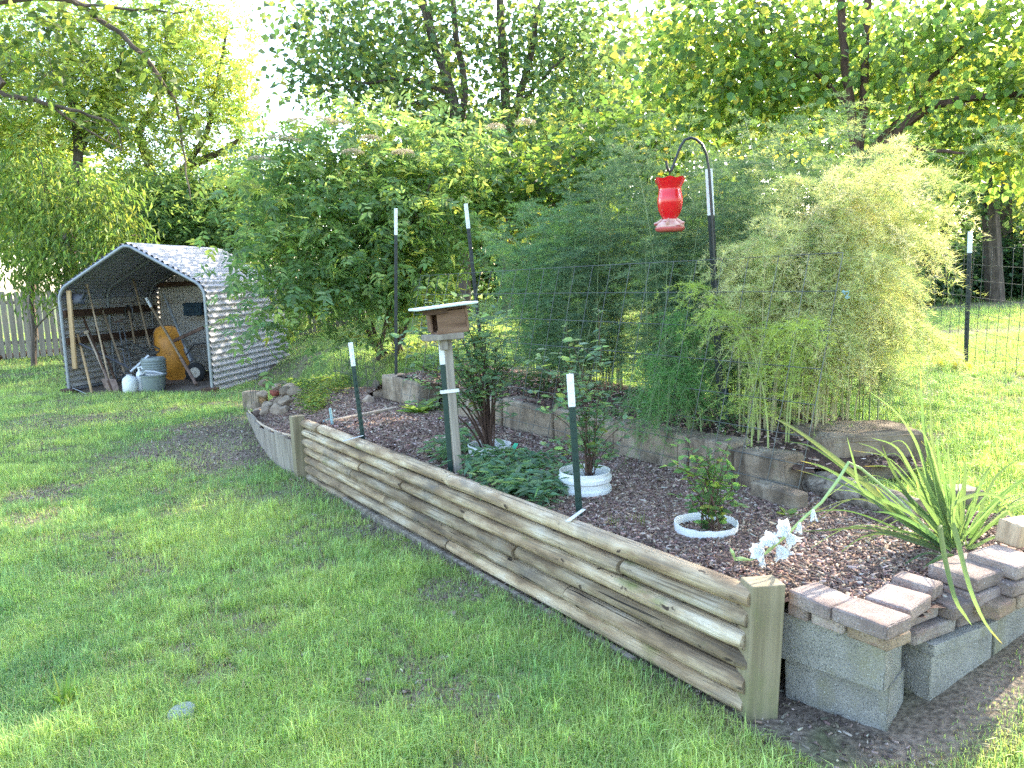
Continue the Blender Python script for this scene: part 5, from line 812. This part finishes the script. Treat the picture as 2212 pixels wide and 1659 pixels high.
for i, (bl_, lb, sd) in enumerate([([blob(340, 440, 20.5, 70, 70), blob(400, 490, 20, 80, 60), blob(330, 520, 20.5, 60, 40)], 'dense green shrub right behind the shed ridge', 104), ([blob(470, 440, 21, 80, 60), blob(500, 500, 20, 80, 50), blob(560, 470, 21, 60, 70)], 'green shrub between the shed roof and the elder', 105), ([blob(600, 420, 22, 70, 60), blob(560, 380, 23, 60, 50), blob(640, 560, 22, 90, 70), blob(700, 600, 23, 90, 60)], 'pale green shrub far behind the shed roof corner', 106)]):
    c0 = Dp(*proj(bl_[0][:3]), bl_[0][1]); b = gz(c0); tree('leafy_shrub', lb, 'shrub', b, [([b, lerp(b, bl_[0][:3], .6), bl_[0][:3]], (.08, .03)), ([b, lerp(b, bl_[1][:3], .6)+[0, 0, .2], bl_[1][:3]], (.06, .02)), ([b, lerp(b, bl_[2][:3], .5)+[0, 0, .2], bl_[2][:3]], (.05, .02))], bl_, 260, 12, .3, 2, .13, .24, MIDG, sd, 30, 'shrubs behind the shed', cr=.3)
# elder
eb = gz(Dp(850, 785, 11.6)); ebs = [blob(660, 275, 11.3, 45, 35, w=.6), blob(760, 275, 11.5, 50, 35, w=.6), blob(850, 270, 11.7, 50, 35, w=.6), blob(580, 350, 11, 50, 50, w=.6), blob(1010, 330, 12, 60, 60, w=.7), blob(550, 450, 10.6, 45, 45, w=.6), blob(830, 700, 11.2, 50, 30, w=.4), blob(920, 690, 11.3, 50, 40, w=.5), blob(700, 320, 11.3, 90, 60), blob(820, 330, 11.6, 120, 80), blob(930, 360, 11.8, 100, 80), blob(620, 420, 10.9, 80, 70), blob(740, 430, 11, 130, 90), blob(880, 450, 11.2, 120, 80), blob(600, 520, 10.6, 75, 60), blob(700, 540, 10.6, 110, 70), blob(820, 560, 10.9, 110, 70), blob(940, 520, 11.2, 80, 90), blob(620, 600, 10.2, 70, 50), blob(700, 640, 10.5, 60, 45), blob(600, 680, 10.1, 30, 60, w=.7), blob(1000, 430, 12, 60, 80), blob(560, 560, 10.3, 40, 40), blob(780, 620, 11, 70, 50), blob(900, 610, 11.3, 70, 50), blob(570, 655, 10, 40, 40, w=.5), blob(520, 600, 10, 45, 35, w=.45)]
EL = [((.165, .27, .1), 4), ((.125, .22, .09), 4), ((.24, .34, .10), 2.5), ((.4, .45, .1), 1.4)]
rng = R_(9); paths = []
for k, (x, y) in enumerate([(640, 430), (720, 380), (790, 350), (860, 360), (930, 400), (690, 520), (600, 560), (880, 480), (960, 500), (780, 480), (830, 430)]):
    b = eb+[rng.normal(0, .22), rng.normal(0, .15), -.05]; t_ = Dp(x, y, 11.1); paths.append(([b, b+(t_-b)*.3+[rng.normal(0, .1), 0, .25], b+(t_-b)*.65+[0, 0, .3], t_], (.035, .01)))
root, C = tree('elder_shrub', 'large elder shrub of drooping compound leaves with pale flower heads', 'shrub', eb, paths, ebs, 600, 7, .27, 3, .115, .2, EL, 107, 80, None, rmin=.15, cr=.3, shape=1, droop=.45, r0=.03, minr=.004)
# elder flower heads
rng = R_(19)
for i, (x, y, Y) in enumerate([(645, 262, 11.2), (700, 262, 11.2), (735, 268, 11.2), (600, 300, 11), (625, 305, 11), (560, 345, 10.8), (800, 300, 11), (1070, 275, 11.5), (1135, 265, 11.5), (870, 330, 11), (760, 330, 10.8)]):
    c = Dp(x, y, Y-.5); n = 700; a = rng.uniform(0, 2*np.pi, n); r = .15*np.sqrt(rng.random(n)); P = c+np.stack([r*np.cos(a), r*np.sin(a), .04*(1-(r/.15)**2)+rng.normal(0, .008, n)], 1); D = nz(rng.normal(0, 1, (n, 3))); Nr = perp(np.tile([0, 0, 1.], (n, 1)), D); V, Fs, kk = leafmesh(P, D, Nr, .014, .006, rng, 0); link('flower_head', rawmesh('flower_head', V, Fs, M['petal'], leafcols(pal(rng, [((.62, .52, .36), 2), ((.5, .36, .26), 1)], n), rng, kk, .12)), root, True)
# centre trees
def stems(lst, Y, r): return [(px(p, Y), r) for p in lst]
b = gz(Dp(1000, 600, 17)); tree('maple_tree', 'tall dark green tree with slim leaning trunks left of centre', 'tree', b, [([b, Dp(1000, 400, 17), Dp(985, 260, 17), Dp(975, 205, 17), Dp(955, 140, 17), Dp(935, 85, 17), Dp(912, 0, 17), Dp(900, -60, 17)], (.15, .07)), ([Dp(998, 260, 17.2), Dp(1003, 180, 17.2), Dp(985, 80, 17.2), Dp(978, 0, 17.2), Dp(975, -60, 17.2)], (.085, .05)), ([Dp(965, 165, 17), Dp(945, 100, 17), Dp(930, 20, 17)], (.05, .02)), ([Dp(975, 205, 17), Dp(880, 170, 16.6), Dp(790, 180, 16), Dp(720, 160, 16)], (.05, .012)), ([Dp(985, 260, 17), Dp(910, 225, 16.6), Dp(840, 235, 16)], (.04, .012))],
     [blob(720, 40, 16.5, 90, 70), blob(830, 70, 17, 110, 90), blob(690, 160, 16, 60, 45), blob(780, 170, 16, 90, 60), blob(880, 180, 17, 90, 80), blob(960, 60, 17.5, 90, 100), blob(620, 20, 17, 45, 35, w=.5), blob(950, 270, 17.5, 110, 60)], 560, 11, .3, 0, .17, .34, DARKG, 108, 90, 'tall trees behind the elder', cr=.4, spread=.8)
b = gz(Dp(1095, 600, 17.5)); tree('maple_tree', 'dense dark green tree with two straight trunks at the centre', 'tree', b, [([b, Dp(1097, 400, 17.5), Dp(1095, 260, 17.5), Dp(1086, 120, 17.5), Dp(1080, 0, 17.5), Dp(1076, -60, 17.5)], (.14, .07)), ([Dp(1097, 290, 17.5), Dp(1125, 200, 17.5), Dp(1150, 100, 17.5), Dp(1160, 30, 17.5), Dp(1190, -40, 17.5)], (.1, .05)), ([Dp(1110, 240, 17.5), Dp(1190, 150, 17), Dp(1250, 100, 17)], (.05, .015))],
     [blob(1070, 60, 17.5, 90, 90), blob(1180, 60, 17.5, 100, 90), blob(1280, 60, 17, 90, 90), blob(1080, 220, 17, 90, 80), blob(1200, 200, 17, 110, 90), blob(1300, 190, 16.5, 90, 90), blob(1010, 320, 16, 90, 60), blob(1110, 330, 15.5, 100, 60), blob(1230, 320, 16, 100, 70), blob(1060, 440, 17.3, 110, 60), blob(1190, 440, 17.5, 110, 60)], 680, 11, .3, 0, .17, .34, DARKG, 109, 80, 'tall trees behind the elder', cr=.4, spread=.8)
b = gz(Dp(1130, 600, 20)); tree('maple_tree', 'low leafy tree filling the space right behind the elder crown', 'tree', b, [([b, Dp(1130, 450, 20), Dp(1120, 330, 20)], (.1, .04)), ([b, Dp(1080, 450, 20), Dp(1030, 380, 20)], (.07, .03))], [blob(1130, 320, 20, 120, 80), blob(1130, 430, 20, 130, 70), blob(1030, 370, 20, 100, 80), blob(1230, 380, 20, 100, 90), blob(1010, 250, 20, 110, 80), blob(930, 310, 20, 90, 70)], 640, 11, .3, 0, .18, .34, DARKG, 115, 40, 'tall trees behind the elder', cr=.4, spread=.8)
# broad leaved understorey between elder and redbud
b = gz(Dp(1280, 560, 12.5)); tree('mulberry_shrub', 'broad leaved yellow green shrub rising behind the fern', 'shrub', b, [([b, Dp(1270, 420, 12.5), Dp(1230, 330, 12.5)], (.07, .02)), ([b, Dp(1320, 420, 12.5), Dp(1390, 300, 12.3)], (.06, .02)), ([b, Dp(1200, 450, 12.5), Dp(1120, 370, 12.5)], (.05, .02))], [blob(1150, 390, 12.5, 100, 60), blob(1270, 360, 12.3, 110, 60), blob(1400, 330, 12, 110, 70), blob(1230, 450, 12.5, 120, 70), blob(1480, 400, 12, 100, 90), blob(1340, 280, 12.5, 90, 60), blob(1080, 450, 12.5, 70, 80)], 420, 11, .3, 0, .15, .36, [((.1, .18, .04), 3), ((.15, .24, .04), 2), ((.07, .13, .035), 2), ((.3, .3, .04), .8)], 110, 50, None, cr=.28, spread=.6)
# redbud with large heart leaves
rb = gz(Dp(1868, 620, 9.4)); tree('redbud_tree', 'redbud with large heart shaped leaves and dark reddish trunks', 'tree', rb, [([rb, Dp(1872, 480, 9.4), Dp(1888, 380, 9.4), Dp(1908, 325, 9.4), Dp(1945, 280, 9.3), Dp(2010, 232, 9.1), Dp(2090, 215, 8.9), Dp(2212, 205, 8.6), Dp(2320, 190, 8.4)], (.085, .028)), ([rb+[-.08, .1, 0], Dp(1862, 450, 9.6), Dp(1848, 330, 9.6), Dp(1838, 240, 9.6), Dp(1826, 130, 9.6), Dp(1816, 0, 9.6), Dp(1812, -60, 9.6)], (.065, .04)), ([rb+[-.02, .2, 0], Dp(1862, 400, 9.7), Dp(1858, 320, 9.7), Dp(1866, 200, 9.7), Dp(1868, 90, 9.7), Dp(1876, -50, 9.7)], (.065, .04)), ([Dp(1908, 325, 9.4), Dp(1945, 320, 9.2), Dp(2010, 322, 8.8), Dp(2080, 330, 8.5)], (.045, .012)), ([Dp(1865, 345, 9.7), Dp(1910, 290, 9.8), Dp(1940, 260, 9.9)], (.05, .02)), ([Dp(1895, 365, 9.4), Dp(1960, 375, 9.2), Dp(2060, 378, 9.0)], (.04, .012)), ([Dp(1838, 240, 9.6), Dp(1780, 170, 9.9), Dp(1700, 100, 10), Dp(1640, 20, 10)], (.04, .015)), ([Dp(1960, 265, 9.3), Dp(1990, 200, 9.3), Dp(2060, 120, 9.3), Dp(2150, 40, 9.3)], (.045, .015))],
     [blob(1480, 120, 10.5, 120, 90), blob(1580, 50, 10, 130, 80), blob(1620, 170, 10, 110, 80), blob(1740, 60, 10.8, 120, 90), blob(1740, 190, 10.2, 100, 80), blob(1880, 80, 10.6, 120, 100), blob(2030, 70, 9, 130, 100), blob(2180, 90, 9, 110, 110), blob(1960, 190, 10.4, 110, 70), blob(2120, 230, 9, 120, 60), blob(1540, 260, 10.6, 110, 60), blob(1680, 290, 10.8, 100, 50), blob(2050, 330, 9.3, 110, 50), blob(2200, 320, 9, 90, 70), blob(1960, 400, 10, 70, 30, w=.6), blob(2280, 180, 8.5, 100, 120)], 1050, 10, .3, 0, .108, .42, REDB, 111, 130, None, bark='bark_red', cr=.26, spread=.75, shape=1, r0=.035, minr=.004, droop=.4, dr=.15)
# right background
for i, (x, Y, pts, r, lb, mt) in enumerate([(2148, 17, [(2150, 640), (2142, 520), (2138, 430), (2120, 340), (2085, 285), (2070, 180)], (.2, .1), 'thick grey trunked tree at the right beyond the wire fence', 'bark'), (2172, 18.5, [(2172, 630), (2170, 500), (2168, 380), (2180, 250), (2190, 100)], (.2, .12), 'dark trunked tree just right of the grey trunk', 'bark'), (2030, 20, [(2035, 620), (2040, 450), (2020, 300), (2030, 150)], (.12, .08), 'slim tree left of the grey trunk beyond the fence', 'bark')]):
    P = px(pts, Y); P[0] = gz(P[0]); bl_ = [[blob(2080, 420, 17, 80, 60), blob(2160, 330, 17, 90, 70), blob(2060, 230, 17.5, 100, 80)], [blob(2230, 420, 18.5, 60, 80), blob(2250, 250, 18.5, 90, 120), blob(2330, 400, 18.5, 80, 120)], [blob(1990, 460, 20, 60, 60), blob(1990, 350, 20, 90, 80), blob(1900, 260, 20, 110, 90)]][i]
    tree('forest_tree', lb, 'tree', P[0], [(P, r)], bl_, 330, 11, .3, 0, .17, .33, DARKG if i != 1 else LIT_Y[:2]+DARKG, 112+i, 40, 'trees beyond the right fence', bark=mt, cr=.45)
rng = R_(23)
for i, (x, Y, lb) in enumerate([(1960, 17, 'ivy covered bush at the left end of the dark hedge behind the right lawn'), (2030, 18, 'dark ivy bush in the hedge left of the lone black post'), (2110, 18.5, 'dark ivy bush in the hedge behind the lone black post'), (2190, 18, 'blue green ivy bush in the hedge at the right frame edge'), (2290, 17.5, 'ivy bush in the hedge beyond the right frame edge')]):
    b = gz(Dp(x, 650, Y)); bl_ = [np.array([b[0]+rng.normal(0, .2), b[1], b[2]+.55, .9, .7, .65, 1]), np.array([b[0]+rng.normal(0, .4), b[1]+.4, b[2]+1.05, .7, .6, .45, .6])]
    tree('ivy_bush', lb, 'bush', b, [([b, b+[0, 0, .5], b+[.1, 0, 1.0]], (.03, .01))], bl_, 380, 12, .3, 0, .12, .4, [((.045, .1, .05), 4), ((.065, .13, .05), 3), ((.1, .17, .06), 1)], 120+i, 12, 'ivy bushes of the hedge beyond the right lawn', cr=.2)
# overhanging branch nearer the camera, from a tree left of the picture
tb = gz(np.array([-7.2, 7.0])); C0 = []
ob = [blob(60, 40, 6.6, 120, 40), blob(200, 60, 6.8, 60, 35), blob(290, 100, 7, 50, 40), blob(340, 170, 7, 60, 40), blob(120, 130, 6.6, 90, 40), blob(40, 210, 6.5, 60, 30), blob(160, 250, 6.7, 80, 30), blob(250, 300, 6.9, 60, 40), blob(400, 30, 7.2, 70, 35), blob(380, 250, 7.2, 30, 50), blob(420, 110, 7.3, 40, 30, w=.6), blob(300, 20, 7, 60, 30), blob(20, 120, 6.6, 60, 40)]
tree('hackberry_tree', 'dark leafy branch of a nearer tree hanging into the upper left corner', 'tree', tb, [([tb, tb+[.1, 0, 2], tb+[.2, 0, 4], tb+[.6, 0, 5.6]], (.2, .12)), ([tb+[.2, 0, 4], Dp(-60, 10, 6.6), Dp(137, 0, 6.8), Dp(228, 53, 7), Dp(308, 116, 7), Dp(360, 190, 7.1), Dp(386, 235, 7.2), Dp(396, 333, 7.3), Dp(410, 430, 7.3)], (.035, .005)), ([tb+[.1, 0, 3], Dp(-60, 180, 6.5), Dp(0, 200, 6.5), Dp(105, 225, 6.6), Dp(180, 245, 6.7), Dp(250, 270, 6.8), Dp(262, 330, 6.9)], (.03, .005)), ([Dp(105, 225, 6.6), Dp(190, 280, 6.8), Dp(262, 325, 6.9)], (.014, .004)), ([Dp(137, 0, 6.8), Dp(250, 15, 7), Dp(400, 30, 7.2)], (.02, .005))], ob, 150, 7, .2, 0, .085, .27, [((.07, .12, .03), 3), ((.11, .17, .035), 2), ((.2, .25, .04), 1)], 130, 90, None, cr=.12, shape=1, spread=.5, r0=.016, minr=.003, rmin=.2)
# far trees closing the view
for i, (x, y, Y, rx, ry, lb, pl) in enumerate([(1250, 300, 30, 170, 160, 'far tree filling the gap above the fern', MIDG), (1450, 200, 30, 180, 180, 'far bright tree behind the left part of the redbud', LIT_Y), (1700, 250, 29, 190, 190, 'far bright tree behind the redbud trunks', LIT_Y[1:]+MIDG), (1950, 250, 31, 190, 200, 'far green tree behind the right part of the redbud', MIDG), (2200, 250, 32, 190, 220, 'far sunlit tree at the right edge', LIT_Y), (850, 420, 30, 200, 120, 'far green tree behind the elder top', MIDG), (60, 420, 29, 160, 140, 'far sunlit tree behind the peach', LIT_Y), (260, 470, 28, 150, 90, 'far green tree behind the shed ridge', MIDG), (480, 480, 30, 150, 80, 'far low tree between shed and elder', MIDG), (1500, 480, 26, 180, 110, 'far low tree behind the fern', MIDG), (1150, 480, 26, 180, 110, 'far low tree right of the elder', MIDG)]):
    b = gz(Dp(x, 610, Y)); c = Dp(x, y, Y); k_ = Y/F; bl_ = [blob(x-rx*.35, y+ry*.1, Y, rx*.6, ry*.75), blob(x+rx*.35, y, Y+1, rx*.6, ry*.8), blob(x, y-ry*.3, Y, rx*.6, ry*.6), blob(x, y+ry*.5, Y, rx*.7, ry*.4)]
    tree('distant_tree', lb, 'tree', b, [([b, lerp(b, c, .5), c], (.25, .1))], bl_, 480, 11, .3, 0, .3, .36, pl, 140+i, 30, 'distant trees closing the view', cr=.6, rmin=.5)
for i, x in enumerate(np.linspace(-3, 17, 9)):
    Y = 25+3*math.sin(i*2.3); b = gz(np.array([x, Y])); tree('distant_bush', ['far low bush behind the elder stems', 'far low bush left of the fern', 'far low bush behind the left fern', 'far low bush behind the feeder', 'far low bush behind the hook post', 'far low bush behind the redbud foot', 'far low bush behind the yellowing fern', 'far low bush behind the ivy hedge', 'far low bush at the right frame edge'][i], 'bush', b, [([b, b+[.1, 0, 1], b+[0, 0, 2.2]], (.08, .02))], [np.array([b[0], b[1], b[2]+1.2, 1.7, 1.0, 1.2, 1]), np.array([b[0]+.5, b[1], b[2]+2.6, 1.3, .9, 1.0, .8])], 300, 11, .3, 0, .24, .36, MIDG, 180+i, 12, 'distant bushes closing the view', cr=.4, rmin=.4)
# unseen trees added right of and behind the camera to shade the foreground
for i, (x, y, z, r, lb) in enumerate([(9.5, 1.5, 7.5, 3.6, 'unseen tree added for shade, outside the picture on the right'), (11.5, -3.5, 8, 3.8, 'unseen tree added for shade, behind the camera on the right'), (15, 5.0, 9.5, 3.0, 'unseen tree added for shade, right of the lone black post outside the picture')]):
    b = gz(np.array([x, y])); tree('unseen_shade_tree', lb, 'tree', b, [([b, b+[.1, 0, 2.5], np.array([x, y, z-1]), np.array([x, y, z+1])], (.22, .08))], [np.array([x, y, z, r, r, r*.85, 1]), np.array([x-.5, y+.8, z-2, r*.8, r*.8, r*.5, .7])], 420, 10, .3, 0, .26, .36, MIDG, 160+i, 30, 'unseen trees added for shade outside the picture', cr=.5, rmin=.2)
# ---------------------------------------------------------------- mulch chips and lawn grass
def chips(name, n, poly, zf, L, palette, seed, label, dens=None):
    rng = R_(seed); P = np.array(poly); lo, hi = P.min(0), P.max(0); x = rng.uniform(lo[0], hi[0], n*3); y = rng.uniform(lo[1], hi[1], n*3); k = inpoly(x, y, poly)
    if dens is not None: k &= rng.random(len(x)) < dens(x, y)
    x, y = x[k][:n], y[k][:n]; m = len(x); a = rng.uniform(0, 2*np.pi, m); d = nz(np.stack([np.cos(a), np.sin(a), rng.normal(0, .28, m)], 1)); N_ = perp(np.array([0, 0, 1.])+rng.normal(0, .45, (m, 3)), d); S = np.cross(d, N_); l = (L*np.clip(rng.lognormal(-.15, .5, m), .3, 2.6))[:, None]; w = l*rng.uniform(.14, .38, (m, 1)); c = np.stack([x, y, zf(x, y)+rng.uniform(.001, .012, m)], 1); h = rng.uniform(.002, .004, (m, 1))
    top = [c+d*l*.5*sx+S*w*sy*.5+N_*h for sx, sy in ((-1, -1), (1, -.6), (1, .8), (-.9, 1))]; bo = [p-N_*h*2 for p in top]; V = np.stack(top+bo, 1).reshape(-1, 3); i = np.arange(m)[:, None]*8; Fq = np.concatenate([i+np.array(q) for q in ((0, 1, 2, 3), (0, 4, 5, 1), (1, 5, 6, 2), (2, 6, 7, 3), (3, 7, 4, 0))])
    tag(link(name, rawmesh(name, V, [Fq], M['chip'], leafcols(pal(rng, palette, m), rng, 8, .25))), label, 'mulch', None, 'stuff')
MUL = [((.19, .115, .085), 4), ((.125, .077, .06), 4), ((.27, .18, .135), 3), ((.37, .27, .205), 2.2), ((.5, .4, .32), 1)]
near = [tuple(xy(*p)) for p in [(.1, 2.2), (.1, .06), (.26, .0), (.38, -.29), (1.68, -.36), (1.9, -.05), (1.55, .7), (1.33, 2.2)]]
chips('mulch', 52000, near, zbed, .02, MUL, 1, 'reddish brown shredded bark mulch in the front of the bed')
chips('bed_mulch', 46000, [tuple(xy(*p)) for p in [(.1, 2.2), (1.33, 2.2), (1.36, 5.3), (1.75, 6.6), (1.9, 8.2), (1.2, 8.9)]+[(float(a)+.03, float(b)) for a, b in STP[::-1]]+[(.1, 5.28)]], zbed, .03, MUL, 2, 'reddish brown bark mulch in the rear of the bed')
chips('upper_mulch', 9000, UPXY, zup, .03, MUL, 3, 'bark mulch on the upper bed under the fern')
LIT = [((.27, .2, .155), 3), ((.17, .125, .095), 3), ((.4, .33, .265), 1.8), ((.1, .075, .058), 2)]
chips('wood_chip_litter', 60000, [(-9, 2.2), (3.2, 2.2), (3.2, 4), (-1, 9), (-2.5, 13), (-9, 13)], zg, .018, LIT, 4, 'wood chip litter scattered on the bare soil patches', lambda x, y: bare(x, y)**1.5*(st(x, y)[0] < .35)*1.0)
def inbed(x, y): return inpoly(x, y, BEDXY) | inpoly(x, y, UPXY)
def blades(n, ylo, yhi, Lm, w, seed, tri, xr=.80, tuft=0):
    rng = R_(seed); y = np.sqrt(rng.uniform(ylo**2, yhi**2, n)); x = rng.uniform(-xr, xr, n)*y
    if tuft: y = np.repeat(y[:n//tuft], tuft); x = np.repeat(x[:n//tuft], tuft); n = len(x); gx = np.repeat(rng.normal(0, 1, n//tuft), tuft); x = x+rng.normal(0, .022, n); y = y+rng.normal(0, .022, n)
    else: gx = np.zeros(n)
    bb = bare(x, y); s, t = st(x, y); k = ~inbed(x, y) & (rng.random(n) > bb*.93)
    k &= ~((s > -.01) & (s < 1.4) & (t > -.45) & (t < 5.4)); sl, sd = shed_local(x, y); k &= ~((sl > 0) & (sl < 2.95) & (sd > -.02) & (sd < 3.05))
    ex, ey = (x-1.31)*e1[0]+(y-2.6)*e1[1], (x-1.31)*e2[0]+(y-2.6)*e2[1]; k &= ~((ex > -.45) & (ex < .03) & (ey > -.03) & (ey < .4)); wx, wy = (x-q0[0])*w2[0]+(y-q0[1])*w2[1], (x-q0[0])*m2v[0]+(y-q0[1])*m2v[1]; k &= ~((wx > -.1) & (wx < 1.2) & (wy > -.04) & (wy < .5))
    x, y, bb, gx = x[k], y[k], bb[k], gx[k]; n = len(x); f1_, f2_, f3_ = fbm(x, y, .7, 21), fbm(x, y, 2.2, 22), fbm(x, y, 6, 23)
    hgt = Lm*(.45+.9*f2_+.55*(f3_-.4))*rng.uniform(.5, 1.3, n)*(1-.45*bb); hgt = np.maximum(hgt, .012)
    a = rng.uniform(0, 2*np.pi, n)+1.5*(f3_-.5); o = np.stack([np.cos(a), np.sin(a), np.zeros(n)], 1); ln = np.clip(rng.normal(.55, .3, n), .05, 1.25)[:, None]; S = np.stack([-np.sin(a), np.cos(a), np.zeros(n)], 1); b = np.stack([x, y, zg(x, y)-.004], 1); h = hgt[:, None]; ww = (w*rng.uniform(.6, 1.3, n))[:, None]; up = np.array([0, 0, 1.])
    g = np.clip(.5+1.3*(f1_-.5)+.9*(f2_-.5)+.25*rng.normal(0, 1, n), 0, 1)[:, None]; blue = np.clip(.5+2.2*(fbm(x, y, .55, 31)-.5)+1.0*(fbm(x, y, 3.1, 33)-.5), 0, 1)[:, None]
    c = lerp(lerp(np.array([.19, .295, .12]), np.array([.26, .38, .115]), g), lerp(np.array([.33, .42, .12]), np.array([.46, .50, .16]), g), blue); c = c*np.array([1.02, 1.14, 1.1]); c = c*(1.15+.15*gx[:, None]) if tuft else c; dry = (rng.random(n) < .05+.18*bb)[:, None]; c = np.where(dry, np.array([.36, .31, .17]), c)
    if tri: V = np.stack([b-S*ww, b+S*ww, b+up*h*(1-.4*ln)+o*h*ln], 1); kk = 3; Fs = [np.arange(n)[:, None]*3+np.array([0, 1, 2])]
    else:
        m = b+up*h*.55+o*h*ln*.3; tp = b+up*h*(1-.55*ln)+o*h*ln*1.05; V = np.stack([b-S*ww, b+S*ww, m-S*ww*.8, m+S*ww*.8, tp], 1); kk = 5; i = np.arange(n)[:, None]*5; Fs = [i+np.array([0, 1, 3, 2]), i+np.array([2, 3, 4])]
    return V.reshape(-1, 3), Fs, leafcols(c, rng, kk, .16)
for i, (n, a_, b_, L_, w_, tri) in enumerate([(330000, 2.0, 4.6, .068, .0014, False), (280000, 4.4, 8.0, .07, .0018, False), (260000, 7.8, 14.5, .075, .0034, True), (240000, 14.0, 34, .09, .0075, True)]):
    V, Fs, c = blades(n, a_, b_, L_, w_, 200+i, tri)
    if i < 3: V2, F2, c2 = blades([34000, 46000, 30000][i], a_, b_, L_*1.55, w_*1.25, 220+i, tri, tuft=[17, 15, 10][i]); Fs = [f for f in Fs]+[f+len(V) for f in F2]; V = np.concatenate([V, V2]); c = np.concatenate([c, c2])
    tag(link('lawn_grass', rawmesh('lawn_grass', V, Fs, M['grass'], c)), ['uneven shaggy lawn nearest the camera', 'patchy lawn along the log wall', 'lawn around the shed and beside the fern', 'far lawn running to the fence and hedge'][i], 'grass', None, 'stuff')
# ---------------------------------------------------------------- light
SUN_AZ, SUN_EL = math.radians(47), math.radians(28)     # azimuth from +Y towards +X
w = bpy.data.worlds.new('World'); sc.world = w; w.use_nodes = True; nt = w.node_tree; bg = nt.nodes['Background']; sky = nt.nodes.new('ShaderNodeTexSky'); sky.sky_type = 'NISHITA'; sky.sun_disc = False; sky.sun_elevation = SUN_EL; sky.sun_rotation = SUN_AZ; sky.air_density = 1.0; sky.dust_density = 1.6; sky.ozone_density = .8
nt.links.new(sky.outputs[0], bg.inputs[0]); bg.inputs[1].default_value = .15
L = bpy.data.lights.new('sun', 'SUN'); L.energy = 2.0; L.angle = math.radians(.6); L.color = (1, .9, .74); lo = bpy.data.objects.new('sun', L); COL.objects.link(lo)
d = Vector((math.sin(SUN_AZ)*math.cos(SUN_EL), math.cos(SUN_AZ)*math.cos(SUN_EL), math.sin(SUN_EL))); lo.rotation_euler = (-d).to_track_quat('-Z', 'Y').to_euler(); lo.location = d*40
vs = sc.view_settings; vs.view_transform = 'Standard'; vs.look = 'None'; vs.exposure = 2.85; vs.gamma = 1; vs.use_curve_mapping = False
sc.cycles.max_bounces = 8; sc.cycles.transparent_max_bounces = 4; sc.cycles.transmission_bounces = 4; sc.cycles.diffuse_bounces = 6; sc.cycles.use_denoising = False
